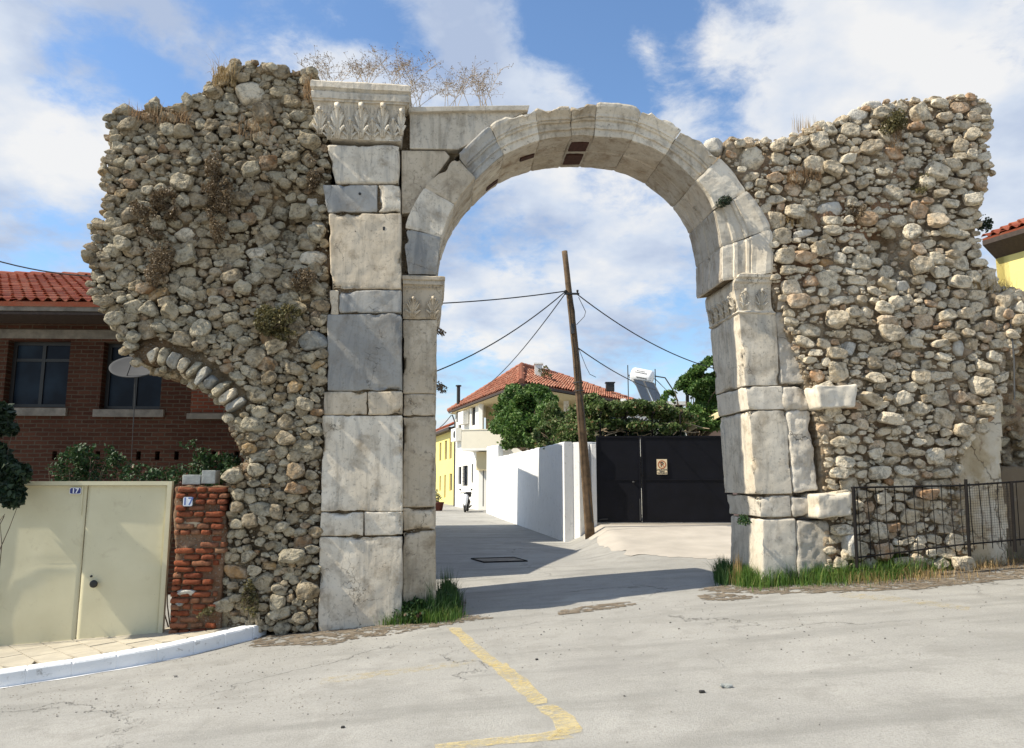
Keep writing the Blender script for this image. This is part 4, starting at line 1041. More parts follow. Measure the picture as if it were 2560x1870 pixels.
def roof_tiles(name, poly3, edir, mat, parent, per=.21, crs=.33, amp=.045, spw=6, step=.04):
    """barrel tiles on a planar polygon; edir = direction of the eave"""
    P = np.asarray(poly3, float); e = np.asarray(edir, float); e /= np.linalg.norm(e)
    n = np.cross(P[1]-P[0], P[2]-P[0]); n /= np.linalg.norm(n)
    if n[2] < 0: n = -n
    s = np.cross(n, e); s = s if s[2] > 0 else -s; s /= np.linalg.norm(s)
    o = P[0]; q = np.stack([(P-o)@e, (P-o)@s], 1); lo, hi = q.min(0), q.max(0)
    mb = MB()
    ncol = int((hi[0]-lo[0])/per)+1; nrow = int((hi[1]-lo[1])/crs)+1
    t = np.linspace(0, 1, spw+1)
    prof = np.where(t < .62, np.sin(np.pi*t/.62)*amp, -np.sin(np.pi*(t-.62)/.38)*amp*.45)
    Vs = []; Fs = []; k = 0
    for r in range(nrow):
        s0, s1 = lo[1]+r*crs, min(lo[1]+(r+1)*crs, hi[1])+.03
        for c in range(ncol):
            u0 = lo[0]+c*per
            if not inpoly(np.array([[u0+per/2, (s0+s1)/2]]), q)[0]: continue
            j = rng.normal(size=3)*.006
            a = o+e*(u0+t*per)[:, None]+s*(s0+j[0])+n*(prof+step+j[1])[:, None]
            b = o+e*(u0+t*per)[:, None]+s*(s1)+n*(prof*.9+.006)[:, None]
            a2 = a-n*.018
            V = np.concatenate([a2, a, b]); m = len(t)
            F = [[x, x+1, m+x+1, m+x] for x in range(m-1)]+[[m+x, m+x+1, 2*m+x+1, 2*m+x] for x in range(m-1)]
            mb.add(V, F)
    # closed deck below
    h = len(P); D = np.concatenate([P-n*.005, P-n*.09])
    mb.add(D, [list(range(h)), [h+i for i in range(h)][::-1]]+[[i, (i+1) % h, h+(i+1) % h, h+i] for i in range(h)])
    return mb.build(name, mat, parent, False)
def ridge(mb, A, B, r=.10, step=.36):
    A, B = np.asarray(A, float), np.asarray(B, float); L = np.linalg.norm(B-A); n = max(1, int(L/step))
    pts = []; rr = []
    for i in range(n):
        a = A+(B-A)*i/n; b = A+(B-A)*(i+.97)/n; pts += [a, b]; rr += [r*1.12, r*.88]
    mb.tube(pts, rr, 8)
def leaves(mb, blobs, n, size, seed=0, gapthr=-.12, fr=2.0, surf=.6, droop=0.0):
    blobs = [(np.asarray(c, float), np.broadcast_to(np.asarray(r, float), (3,))) for c, r in blobs]
    wts = np.array([np.prod(r)**(2/3) for c, r in blobs]); wts /= wts.sum()
    got = 0; Vs = []
    while got < n:
        m = (n-got)*2+50; k = rng.choice(len(blobs), m, p=wts)
        D = rng.normal(size=(m, 3)); D /= np.linalg.norm(D, axis=1)[:, None]
        rad = np.where(rng.random(m) < surf, rng.uniform(.78, 1.08, m), rng.random(m)**(1/3))
        C = np.array([b[0] for b in blobs])[k]; Rr = np.array([b[1] for b in blobs])[k]
        P = C+D*Rr*rad[:, None]
        g = fbm(P*fr+seed, 2); P = P[g > gapthr][:n-got]
        got += len(P); Vs.append(P)
    P = np.concatenate(Vs); m = len(P)
    a = rng.normal(size=(m, 3)); a[:, 2] -= droop; a /= np.linalg.norm(a, axis=1)[:, None]
    b = np.cross(a, rng.normal(size=(m, 3))); b /= np.linalg.norm(b, axis=1)[:, None]; nn = np.cross(a, b)
    s = (size*rng.uniform(.6, 1.3, m))[:, None]
    V = np.stack([P-a*s*.5, P+b*s*.36+nn*s*.06, P+a*s*.6, P-b*s*.36+nn*s*.06], 1).reshape(-1, 3)
    mb.add(V, np.arange(4*m).reshape(-1, 4))
def twigs(mb, root, blobs, n, r=.012):
    for _ in range(n):
        c, rr = blobs[rng.integers(len(blobs))]; e = np.asarray(c)+rng.normal(size=3)*np.asarray(rr)*.55
        m = (np.asarray(root)+e)/2+rng.normal(size=3)*.08*np.linalg.norm(e-root)
        ts = np.linspace(0, 1, 7)[:, None]; P = (1-ts)**2*root+2*ts*(1-ts)*m+ts**2*e
        mb.tube(P, np.linspace(r, r*.25, 7), 5)
def grass(mb, spots, h, wd=.006, lean=.35):
    """spots (n,3): blades as thin bent triangles"""
    P = np.asarray(spots); n = len(P); th = rng.uniform(0, 2*math.pi, n); hh = (h*rng.uniform(.4, 1.25, n))[:, None]
    d = np.stack([np.cos(th), np.sin(th), 0*th], 1); s = np.stack([-np.sin(th), np.cos(th), 0*th], 1)
    l = np.abs(rng.normal(size=n))[:, None]*lean
    m_ = P+[0, 0, 1]*hh*.55+d*hh*l*.3; t = P+[0, 0, 1]*hh*(1-.35*np.minimum(l, 1.5)*.6)+d*hh*l
    w2 = wd*rng.uniform(.6, 1.4, n)[:, None]
    V = np.stack([P-s*w2, P+s*w2, m_+s*w2*.8, t, m_-s*w2*.8], 1).reshape(-1, 3)
    i = np.arange(n)*5
    F = np.stack([i, i+1, i+2, i+4], 1).tolist()+np.stack([i+4, i+2, i+3], 1).tolist()
    mb.add(V, F)
def text(s, size, mat, P0, right, upd, out, parent, name='lettering', depth=.003, bold=0.0, align='CENTER'):
    cu_ = bpy.data.curves.new('t', 'FONT'); cu_.body = s; cu_.size = size; cu_.align_x = align; cu_.align_y = 'CENTER'; cu_.extrude = depth; cu_.offset = bold
    ob = bpy.data.objects.new('t', cu_); sc.collection.objects.link(ob)
    bpy.context.view_layer.update()
    me = bpy.data.meshes.new_from_object(ob.evaluated_get(bpy.context.evaluated_depsgraph_get()))
    V = np.array([v.co[:] for v in me.vertices]); F = [list(p.vertices) for p in me.polygons]
    bpy.data.objects.remove(ob)
    R3 = np.stack([right, upd, out], 0).astype(float)
    return mk(name, V@R3+np.asarray(P0, float), F, mat, parent)
def pipe(pts, r, n=6, sub=6):
    P = [np.asarray(p, float) for p in pts]
    return P
# ================================================================== LEFT: GATE, BRICK PIER, BRICK HOUSE
WG = -.12
def WB(c, s, parent, name, mat):  # box in wall frame: centre (u,v,w), size
    mb = MB(); Rm = np.array([[T_[0], -N_[0], 0], [T_[1], -N_[1], 0], [0, 0, 1]])
    mb.box(WP(*c), (s[0], s[2], s[1]), Rm); return mb.build(name, mat, parent)
g_tl = uv(-60, 1206, WG, True); g_tr = uv(433, 1203, WG, True); g_b = uv(425, 1582, WG, True); sp_ = uv(219, 1205, WG, True)[0]
gL, gR, gT = g_tl[0], g_tr[0], g_tr[1]; gB = -.62
gate = thing('metal_gate', 'cream painted double leaf steel gate beside the red brick pier', 'gate', WP((gL+gR)/2, gB, WG))
def leaf(u0, u1, name='gate_leaf'):
    n = 24; U, Vv = np.meshgrid(np.linspace(u0, u1, n), np.linspace(gB, gT-.055, 30), indexing='ij')
    Wd = WG-.02+.006*fbm(np.stack([U*1.6, Vv*1.6, U*0+2], -1), 2)-.012*np.exp(-(((Vv-.56)/.03)**2))*np.clip((U-u0-.5)/.4, 0, 1)
    V = np.stack([U, Vv, Wd], -1).reshape(-1, 3); B = V.copy(); B[:, 2] -= .03; i, j = np.meshgrid(np.arange(n-1), np.arange(29), indexing='ij'); q = (i*30+j).ravel()
    F = np.stack([q, q+30, q+31, q+1], 1); m = len(V)
    edge = [[j, j+1, m+j+1, m+j] for j in range(29)]+[[(n-1)*30+j, m+(n-1)*30+j, m+(n-1)*30+j+1, (n-1)*30+j+1] for j in range(29)]
    return mk(name, W3(np.concatenate([V, B])), F.tolist()+(F[:, ::-1]+m).tolist()+edge, M['cream_metal'], gate, True)
leafL = leaf(gL+.05, sp_-.008); leafR = leaf(sp_+.008, gR-.058)
WB((gR-.028, (gT+gB)/2, WG+.005), (.056, gT-gB, .07), gate, 'frame_post', M['cream_metal'])
WB(((gL+gR-.058)/2, gT-.026, WG+.003), (gR-gL-.058, .052, .066), gate, 'frame_rail', M['cream_metal'])
WB((gL-.03, (gT+gB)/2, WG+.005), (.056, gT-gB, .07), gate, 'frame_post', M['cream_metal'])
WB((sp_-.05, gT-.25, WG+.003), (.014, .36, .012), leafL, 'cover_strip', M['cream_metal'])
mb = MB(); c = uv(237, 1459, WG, True); mb.lathe([(.0001, .055), (.028, .055), (.045, .045), (.048, .03), (.04, .015), (.022, .006), (.022, -.02)], WP(c[0], c[1], WG), N_, 20); mb.build('knob', M['dark'], leafR)
mb = MB(); c = uv(227, 1441, WG, True); mb.lathe([(.0001, .006), (.012, .005), (.014, -.015)], WP(c[0], c[1], WG-.005), N_, 12); mb.build('keyhole', M['dark'], leafR)
def round_plate(c, w_, hh, rr, wv, mat, parent, name, dep=.006, **tags):
    pts = []
    for cx, cy, a0 in ((1,1,0),(-1,1,90),(-1,-1,180),(1,-1,270)):
        for k in range(6):
            a = R(a0+k*18); pts.append((c[0]+cx*(w_/2-rr)+rr*math.cos(a), c[1]+cy*(hh/2-rr)+rr*math.sin(a)))
    n = len(pts); V = [(x, y, wv+dep) for x, y in pts]+[(x, y, wv) for x, y in pts]
    return mk(name, W3(np.array(V)), [list(range(n)), [n+i for i in range(n)][::-1]]+[[(i+1) % n, i, n+i, n+(i+1) % n] for i in range(n)], mat, parent, **tags)
def plate(x, y, w_, h_, wv, bgm, txm, rim, label, ts):
    c = uv(x, y, wv, True); root = thing('house_number', label, 'house number', WP(c[0], c[1]-h_/2, wv))
    round_plate(c, w_, h_, .02, wv, rim, root, 'rim'); round_plate(c, w_-.012, h_-.012, .018, wv+.006, bgm, root, 'plate', .002)
    text('17', ts, txm, WP(c[0], c[1]-.002, wv+.0095), T_, Z_, N_, root, bold=.002)
plate(189, 1227, .140, .082, WG+.002, M['blue_enamel'], M['white_gloss'], M['white_gloss'], 'blue enamel house number 17 on the cream gate', .085)
plate(470, 1254, .125, .125, .09, M['white_gloss'], M['blue_ink'], M['galv'], 'worn white house number 17 with blue figures on the red brick pier', .135)
# brick pier
bp = thing('brick_pier', 'crumbling red brick pier between the cream gate and the rubble wall', 'brick pier', WP(-4.35, -.5, -.1))
bx0 = uv(436, 1300, .05, True)[0]; bx1 = uv(566, 1300, .05, True)[0]; btop = uv(500, 1212, .05, True)[1]
fill_q = ((386,1076),(500,1076),(488,1392),(386,1392))
blk('mortar_core', fill_q, .0, m_mortar('brick_mortar', (.21,.11,.06), (.30,.21,.14), (.20,.07,.035)), bp, wb=-.5, r=.03, rough=.02, chip=0)
mb = MB(); z = -.52; row = 0
M['red_brick'] = m_stone('worn_red_brick', [(0,(.22,.055,.024)),(.3,(.30,.09,.04)),(.55,(.16,.036,.017)),(.75,(.33,.13,.065)),(.9,(.28,.17,.10)),(1,(.20,.045,.023))], .45, (.09,.03,.015), .8, (.31,.12,.065))
while z < btop-.03:
    u = bx0+rng.uniform(-.01, .02)-(.12 if row % 2 else 0)
    while u < bx1-.04:
        L = rng.choice([.25, .25, .22, .13, .18]); h_ = .062
        u0, u1 = max(u, bx0+rng.uniform(0, .015)), min(u+L-.016, bx1-rng.uniform(-.01, .05)-(.06 if z < .55 else 0)-(.06 if .2 < z < .5 else 0))
        if u1-u0 > .04 and rng.random() > .06 and not (.72 < z < .88 and u0 < bx0+.30):
            V, F = cubegrid(np.linspace(0, 1, 7), np.linspace(0, 1, 5), np.linspace(0, 1, 4))
            V = V*2-1; q = (np.abs(V)**7).sum(1)**(1/7); V = V/q[:, None]
            V = V*np.array([(u1-u0)/2, h_/2, .10]); off = rng.uniform(0, 99); V = V+vfbm(V*14+off, 3)*.007
            V = V+[(u0+u1)/2, z+h_/2, -.06+rng.normal()*.014+(.02 if z > .3 else 0)]
            mb.add(W3(V), F)
        u += L
    z += .076; row += 1
mb.build('bricks', M['red_brick'], bp, True)
P_, F_ = stone(.16, .055, .1, 9, boxy=.8); c = uv(405, 1310, .05); mk('embedded_stone', W3(P_+[c[0]+.02, c[1], -.03]), F_, M['stone_white'], bp, True)
P_, F_ = stone(.07, .05, .1, 7, boxy=.4); c = uv(395, 1333, .05); mk('embedded_stone', W3(P_+[c[0], c[1], -.03]), F_, M['stone_grey'], bp, True)
P_, F_ = stone(.19, .085, .1, 9, boxy=.9, rough=.12); c = uv(421, 1155, .05); mk('mortar_patch', W3(P_+[c[0], c[1], -.055]), F_, M['plaster_old'], bp, True)
for x0, x1, y0, y1, lb in ((460,503,1187,1207,'flat grey cement block lying on the brick pier, nearer the gate'),(508,540,1176,1205,'cube shaped grey cement block on the brick pier, nearer the rubble wall')):
    a = uv(x0, y0, -.05, True); b = uv(x1, y1+4, -.05, True)
    o = marble_block('cement_block', [(a[0], b[1]), (b[0], b[1]), (b[0], a[1]), (a[0], a[1])], -.0, -.22, M['grey_block'], None, r=.006, rough=.002, chip=.004, step=.02, label=lb, cat='block', group='cement blocks on the brick pier')
# brick house
HA = at(-420, 1202, 13.6); HB0 = np.array([-4.72, 13.94]); HA = np.array([HA[0], 13.6])
HL = np.linalg.norm(HB0-HA[:2]); hf = vplane(HA, HB0); HP = on(HA, HB0); HT = (HB0-HA[:2])/HL; HN = np.array([HT[1], -HT[0]])
house = thing('brick_house', 'old dark brick house with red barrel tile roof behind the cream gate', 'house', (*((HA[:2]+HB0)/2), -.5))
z1h = hf(100, 745)[1]+.05
wins = [((22,850),(163,1018)), ((261,855),(399,1023))]
holes = []
wr = []
for (x0, y0), (x1, y1) in wins:
    a = hf(x0, y0); b = hf(x1, y1); wr.append((a[0], b[0], b[1], a[1]))
a = hf(-250, 850); b = hf(-95, 1018); wr.append((a[0], b[0], b[1], a[1]))
holes += wr
putlog = []
for x in (135, 243, 345, 392, 440, 533, 590):
    a = hf(x-4, 1128); putlog.append((a[0], a[0]+.085, a[1]-.16, a[1]))
mbk = m_brick('house_brick', (HT[0], HT[1], 0), (.060,.020,.011), (.098,.038,.021), (.10,.07,.046), .235, .078, .013, .45)
frame_wall(HA, HB0, -1.2, z1h, holes+putlog, mbk, house, t=.35, name='front_wall')
for h_ in putlog:
    mb = MB(); mb.hexa([HP(h_[0]-.02,h_[2]-.02,-.36),HP(h_[1]+.02,h_[2]-.02,-.36),HP(h_[1]+.02,h_[2]-.02,-.34),HP(h_[0]-.02,h_[2]-.02,-.34),HP(h_[0]-.02,h_[3]+.02,-.36),HP(h_[1]+.02,h_[3]+.02,-.36),HP(h_[1]+.02,h_[3]+.02,-.34),HP(h_[0]-.02,h_[3]+.02,-.34)])
    mb.build('putlog_hole', M['dark'], house)
for (u0, u1, z0, z1) in wr:
    window(house, HP, u0, u1, z0, z1, M['dark'], M['glass'], (.5,), .72, -.17, .07)
def hb(name, u0, u1, z0, z1, w0, w1, mat, parent=house, P=HP):
    mb = MB(); mb.hexa([P(u0,z0,w1),P(u1,z0,w1),P(u1,z0,w0),P(u0,z0,w0),P(u0,z1,w1),P(u1,z1,w1),P(u1,z1,w0),P(u0,z1,w0)][0:8] if w1 < w0 else [P(u0,z0,w0),P(u1,z0,w0),P(u1,z0,w1),P(u0,z0,w1),P(u0,z1,w0),P(u1,z1,w0),P(u1,z1,w1),P(u0,z1,w1)])
    return mb.build(name, mat, parent)
for (x0, x1, y0, y1) in ((-20,168,1020,1040),(237,411,1024,1043),(470,620,1034,1048)):
    a = hf(x0, y0); b = hf(x1, y1); hb('sill', a[0], b[0], b[1], a[1], .07, -.02, M['concrete_old'])
a = hf(430, 900); b = hf(560, 1034); 
hb('blind_window_infill', hf(478, 1000)[0], hf(600,1000)[0], hf(478,1034)[1], hf(478,880)[1], .012, -.02, m_brick('infill_brick', (HT[0],HT[1],0), (.19,.045,.022), (.23,.07,.035), (.18,.13,.09), .2, .07, .012, .3))
a = hf(0, 830); hb('lintel_band', 0, HL, a[1]-.12, a[1]+.05, .02, -.02, M['concrete_old'])
# eave, soffit, fascia, roof
ez = hf(100, 757)[1]
OV = .85
e0 = HP(0, 0, OV); e1 = HP(HL+.35, 0, OV); zE = at(100, 755, float(np.interp(at(100,755,12.8)[0], [e0[0], e1[0]], [e0[1], e1[1]])))[2]
def yE(px): return None
back = 4.3; zR = zE+back*math.tan(R(21))
hb('soffit', 0, HL+.35, zE-.22, zE-.17, OV-.03, -.02, M['cloth_dark'])
hb('fascia', 0, HL+.35, zE-.16, zE-.02, OV+.0, OV-.04, M['concrete_old'])
EA = HP(0, zE, OV+.05); EB = HP(HL+.4, zE, OV+.05); RA = HP(0, zR, OV-back); RB = HP(HL+.4, zR, OV-back)
roof_tiles('roof', [EA, EB, RB, RA], np.r_[HT, 0], M['tile'], house, per=.20, crs=.32, amp=.05, spw=8)
BA = HP(0, zE, OV-2*back); BB = HP(HL+.4, zE, OV-2*back)
roof_tiles('roof', [BA, BB, RB, RA], np.r_[HT, 0], M['tile'], house, per=.20, crs=.5, spw=3)
mb = MB(); ridge(mb, RA, RB, .11); mb.build('ridge_tiles', M['tile'], house)
# street side of the house and its neighbours on the left (they shade the lane)
S0 = HB0; S1 = np.array([-5.4, 19.4])
frame_wall(S0, S1, -1, z1h, [], mbk, house, t=.3, name='side_wall')
mb = MB(); mb.add([HP(HL, z1h-.2, 0), HP(HL, z1h-.2, -8), HP(HL, zR, OV-back)], [[0,1,2],[2,1,0]]); mb.build('gable', mbk, house)
# neighbour further along the lane, hidden behind the marble pier but shading the white wall
nb = thing('lane_house', 'plain house hidden by the marble pier, its shadow lying on the lane', 'house', (-5.2, 24.5, -.1))
for q, hz in (([(-2.95, 20.7), (-3.0, 24.3), (-5.9, 24.0), (-5.8, 20.4)], 7.2), ([(-3.15, 24.5), (-3.45, 28.9), (-5.9, 28.6), (-5.8, 24.2)], 5.9)):
    for i in range(4): frame_wall(q[i], q[(i+1) % 4], -.3, hz, [], M['house_white'], nb, t=.2)
    mb = MB(); V = [np.r_[c, hz] for c in q]+[np.r_[c, hz+.12] for c in q]; mb.hexa([V[k] for k in (3,2,1,0,7,6,5,4)]); mb.build('roof_slab', M['concrete_old'], nb)
# satellite dish
dc = at(336, 921, 12.3); dish = thing('satellite_dish', 'grey satellite dish tilted skyward in front of the brick house window', 'satellite dish', dc-[0,0,1.5])
ax = Vector((.15, -.58, .80)).normalized(); mb = MB()
prof = [(r, .30*r*r) for r in np.linspace(.0001, .37, 10)]; prof += [(.378, .30*.37**2-.004), (.375, .30*.37**2-.014)]+[(r, .30*r*r-.012) for r in np.linspace(.36, .0001, 8)]
mb.lathe(prof, dc, ax, 40); mb.build('reflector', M['galv'], dish, True)
mb = MB(); axn = np.array(ax); foc = dc+axn*.32+np.array([.05, -.05, -.05])
rim = dc+np.array([.02, -.30, -.2])*.9
mb.tube([rim, (rim+foc)/2+[0, 0, -.02], foc], .010, 6); mb.build('feed_arm', M['galv'], dish)
mb = MB(); mb.lathe([(.0001, -.04), (.03, -.04), (.034, .03), (.02, .05), (.0001, .05)], foc, -axn, 12); mb.build('feed_horn', M['white_gloss'], dish)
mb = MB(); mb.tube([dc-axn*.02, dc-axn*.10, dc+[-.02, .12, -.4], dc+[-.02, .14, -1.0]], .008, 6); mb.tube([dc+[-.02,.14,-1.0], dc+[0,.16,-2.7]], .004, 5); mb.build('mast', M['galv'], dish)
# wire over the brick roof
mb = MB(); a = at(-60, 636, 11); b = at(300, 692, 11.6); mb.tube([a*(1-t)+b*t-np.array([0,0,.1*4*t*(1-t)]) for t in np.linspace(0, 1, 12)], .011, 5)
mb.build('overhead_cable', M['cable'], label='thin black cable crossing above the red tiled roof at left', cat='cable')
# vegetation around the gate
def bush(name, blobs, n, size, mat, label, cat='bush', root=None, stems=8, sr=.012, group=None, **kw):
    blobs = [(np.asarray(c, float), r) for c, r in blobs]
    allc = np.array([c for c, r in blobs]); rt = np.asarray(root) if root is not None else allc.mean(0)*[1, 1, 0]+[0, 0, allc[:, 2].min()-.5]
    t = thing(name, label, cat, rt, group)
    mb = MB(); leaves(mb, blobs, n, size, seed=rng.uniform(0, 50), **kw); mb.build('foliage', mat, t)
    mb = MB(); twigs(mb, rt, [(c, np.broadcast_to(np.asarray(r, float), (3,))) for c, r in blobs], stems, sr); mb.build('stems', M['bark'], t, True)
    return t
b_ = [(at(x, y, 9.15), r) for x, y, r in ((-30,1050,.24),(5,1035,.13),(30,1075,.07),(-30,1150,.24),(15,1180,.17),(50,1185,.12),(10,1230,.18),(30,1240,.14),(-30,1270,.16),(0,1290,.07))]
bush('hanging_vine', b_, 3600, .085, M['leaf_dark'], 'dark vine hanging over the top left corner of the cream gate', 'vine', root=at(-120, 1320, 9.3)*[1,1,0]+[0,0,-.5], gapthr=-.4, droop=.6)
def rosebush(spec, Y, n, label, size=.055, mat='leaf_rose'):
    b = [(at(x, y, Y), (r*1.3, .3, r)) for x, y, r in spec]; rt = b[0][0]*[1, 1, 0]+[0, 0, -.5]
    bush('rose_bush', b, n, size, M[mat], label, 'bush', root=rt, stems=22, sr=.01, gapthr=.02, fr=4.0, surf=.3)
rosebush([(190,1180,.28),(200,1150,.22),(235,1150,.26),(262,1140,.16),(290,1160,.12),(170,1185,.2),(215,1190,.3)], 10.6, 1700, 'rose bush rising behind the left half of the cream gate')
rosebush([(340,1185,.16),(380,1190,.16),(410,1195,.14),(360,1200,.2)], 10.6, 600, 'low rose shoots behind the right half of the cream gate')
rosebush([(455,1180,.18),(480,1130,.18),(478,1160,.22),(520,1180,.24),(550,1170,.22),(565,1165,.18),(500,1190,.2)], 10.4, 1500, 'rose bush behind the cement blocks on the brick pier')
# ================================================================== THROUGH THE ARCH
gA = gp(1434, 1352)[:2]; wdir = np.array([-.155, 1.0]); 
def wall_strip(name, pts, tops, mat, parent, t=.25, n=40, zb=-.4, **tags):
    """whitewashed wall following xy points with given top heights"""
    pts = np.asarray(pts, float); d = np.r_[0, np.cumsum(np.linalg.norm(np.diff(pts, axis=0), axis=1))]
    s = np.linspace(0, d[-1], n); x = np.interp(s, d, pts[:, 0]); y = np.interp(s, d, pts[:, 1]); tz = np.interp(s, d, tops)
    T = np.gradient(np.c_[x, y], axis=0); T /= np.linalg.norm(T, axis=1)[:, None]; Nn = np.c_[-T[:, 1], T[:, 0]]
    V = []; m = 9
    for i in range(n):
        wob = .012*fbm(np.array([[s[i]*1.5, 0, 3.]]), 2)[0]
        top = tz[i]+.012*fbm(np.array([[s[i]*2.5, 4, 3.]]), 2)[0]
        ring = [(0, zb), (0, zb+(top-zb)*.25), (0, zb+(top-zb)*.5), (0, zb+(top-zb)*.75), (0, top-.03), (.03, top), (t-.03, top), (t, top-.03), (t, zb)]
        for o, z in ring:
            q = np.array([x[i], y[i]])+Nn[i]*(-o)+Nn[i]*wob*(1 if z > zb else 0)
            V.append([*q, z])
    F = [[i*m+k, i*m+k+1, (i+1)*m+k+1, (i+1)*m+k] for i in range(n-1) for k in range(m-1)]+[list(range(m))[::-1], [(n-1)*m+k for k in range(m)]]
    return mk(name, V, F, mat, parent, True if False else False, **tags)
gwf = vplane(gA, gA+wdir*10)
far_u, far_t = gwf(1255, 1143); nr_u, nr_t = gwf(1434, 1104)
far = gA+wdir/np.linalg.norm(wdir)*far_u; mid_u, mid_t = gwf(1330, 1127)
wall = thing('garden_wall', 'long whitewashed garden wall along the right side of the lane', 'wall', (*((gA+far)/2), -.1))
wall_strip('wall', [far, gA], [far_t, nr_t], M['whitewash'], wall, n=60)
far2 = gA+wdir/np.linalg.norm(wdir)*(40.5-gA[1])/ (1/math.hypot(*wdir)); far2 = gA+wdir*(40.5-gA[1])
wall_strip('high_wall', [far2+[.06,0], far+[.06,-.3]], [3.45, 3.3], M['whitewash'], wall, n=24)
e1 = at(1476, 1100, gA[1]+.9)
wall_strip('wall_end', [gA+np.array([.004, .02]), e1[:2]], [nr_t, nr_t+.03], M['whitewash'], wall, t=.22, n=12)
# white gate jamb beside the pole
gY = 21.75
j0 = at(1478, 1100, gY-.15); j1 = at(1489, 1100, gY-.1)
mb = MB(); mb.hexa([[j0[0],gY-.15,0],[j1[0],gY-.15,0],[j1[0],gY+.3,0],[j0[0],gY+.3,0],[j0[0],gY-.15,nr_t-.05],[j1[0],gY-.15,nr_t-.05],[j1[0],gY+.3,nr_t-.05],[j0[0],gY+.3,nr_t-.05]])
mb.build('gate_jamb', M['whitewash'], wall)
# black sliding gate
bA = np.array([at(1490, 1200, gY)[0], gY]); bB = np.array([at(1830, 1200, gY-.15)[0], gY-.15]); bf = vplane(bA, bB); BP = on(bA, bB)
bt = bf(1600, 1090)[1]; bb = bf(1600, 1310)[1]; bL = np.linalg.norm(bB-bA)
bg_ = thing('black_gate', 'wide black sheet steel gate with a no parking sign', 'gate', (*((bA+bB)/2), bb))
def hx(mb, P, u0, u1, z0, z1, w0, w1): mb.hexa([P(u0,z0,w0),P(u1,z0,w0),P(u1,z0,w1),P(u0,z0,w1),P(u0,z1,w0),P(u1,z1,w0),P(u1,z1,w1),P(u0,z1,w1)])
us_, _ = bf(1603, 1200)
for u0, u1 in ((0.02, us_-.01), (us_+.01, bL)):
    mb = MB(); hx(mb, BP, u0, u1, bb+.05, bt, .0, -.04)
    o = mb.build('gate_leaf', M['black_metal'], bg_)
    mb = MB(); hx(mb, BP, u0, u0+.05, bb+.05, bt+.01, .025, .001); hx(mb, BP, u1-.05, u1, bb+.05, bt+.01, .025, .001); hx(mb, BP, u0+.05, u1-.05, bt-.05, bt, .022, .001); hx(mb, BP, u0+.05, u1-.05, bb+.05, bb+.10, .022, .001); hx(mb, BP, u0+.05, u1-.05, (bb+bt)/2-.02, (bb+bt)/2+.02, .02, .001)
    mb.build('leaf_frame', M['black_metal'], o)
mb = MB(); u, z = bf(1600, 1276); hx(mb, BP, u-.012, u+.012, bb+.1, bf(1600, 1247)[1], .05, .027); mb.build('drop_bolt', M['galv'], bg_)
mb = MB(); u, z = bf(1583, 1205); mb.lathe([(.0001,.07),(.03,.06),(.03,.02),(.02,0)], BP(u, z, .0), (0,-1,0), 12); mb.build('lock', M['galv'], bg_)
mb = MB(); u, z = bf(1509, 1298); mb.tube([BP(u-.13, z-.02, .03), BP(u-.06, z, .05), BP(u+.12, z+.01, .05)], .015, 5); mb.build('floor_latch', M['galv'], bg_)
su0, sz1 = bf(1641, 1148); su1, sz0 = bf(1668, 1186)
sg = thing('no_parking_sign', 'small cream no parking sign with crossed P fixed to the black gate', 'sign', BP((su0+su1)/2, sz0, .03))
mb = MB(); hx(mb, BP, su0, su1, sz0, sz1, .034, .028); mb.build('sign_board', M['cream_sign'], sg)
sc_ = BP((su0+su1)/2, sz1-(su1-su0)*.52, .036); rr = (su1-su0)*.40; BT = np.r_[(bB-bA)/bL, 0]; BN = np.array([BT[1], -BT[0], 0])
mb = MB(); mb.lathe([(rr*.80, 0), (rr*.80, .003), (rr, .003), (rr, 0)], sc_, BN, 28)
dd = (BT*.7-Z_*.7); pp = (BT*.7+Z_*.7)
mb.add([sc_-dd*rr*.9-pp*rr*.08+BN*.005, sc_+dd*rr*.9-pp*rr*.08+BN*.005, sc_+dd*rr*.9+pp*rr*.08+BN*.005, sc_-dd*rr*.9+pp*rr*.08+BN*.005], [[0,1,2,3]]); mb.build('prohibition_ring', M['orange_ink'], sg)
text('P', rr*1.5, M['black_ink'], sc_+BN*.002, BT, Z_, BN, sg, depth=.001, bold=.004)
cx_ = (su0+su1)/2; hh_ = sz1-sz0
for i, (s_t, sz_) in enumerate((('GARAJ ÖNÜ', .062), ('PARK', .062), ('YAPILMAZ', .062))):
    text(s_t, sz_, M['black_ink'], BP(cx_, sz0+hh_*(.30-.11*i), .036), BT, Z_, BN, sg, depth=.001, bold=.001)
# concrete threshold
mb = MB(); hx(mb, BP, -.1, bL, bb-.5, bb+.03, .14, -.3); mb.build('threshold', M['apron'], kind='structure')
# utility pole
p0 = at(1476, 1325, 20.3); p1 = at(1411, 628, 20.3); p0[2] = float(ground_z(p0[0], p0[1]))-.1
pole = thing('utility_pole', 'leaning timber utility pole at the corner of the black gate', 'pole', p0)
mb = MB(); n = 26; ts = np.linspace(0, 1, n)[:, None]; P = p0*(1-ts)+p1*ts+np.c_[.05*np.sin(ts[:, 0]*3.0), ts[:, 0]*0, ts[:, 0]*0]+vfbm(np.c_[ts*6, ts*0, ts*0], 2)*.012
mb.tube(P, np.linspace(.135, .078, n)*(1+.05*fbm(np.c_[ts*14, ts*0, ts*0+3], 2)), 14); mb.build('shaft', M['wood_pole'], pole, True)
def pp_(py): t = (1325-py)/(1325-628); return p0*(1-t)+p1*t+np.array([.05*math.sin(t*3), 0, 0])
c = pp_(738); mb = MB(); mb.box(c+[.06, -.10, 0], (.42, .05, .05)); mb.build('cross_bracket', M['dark'], pole)
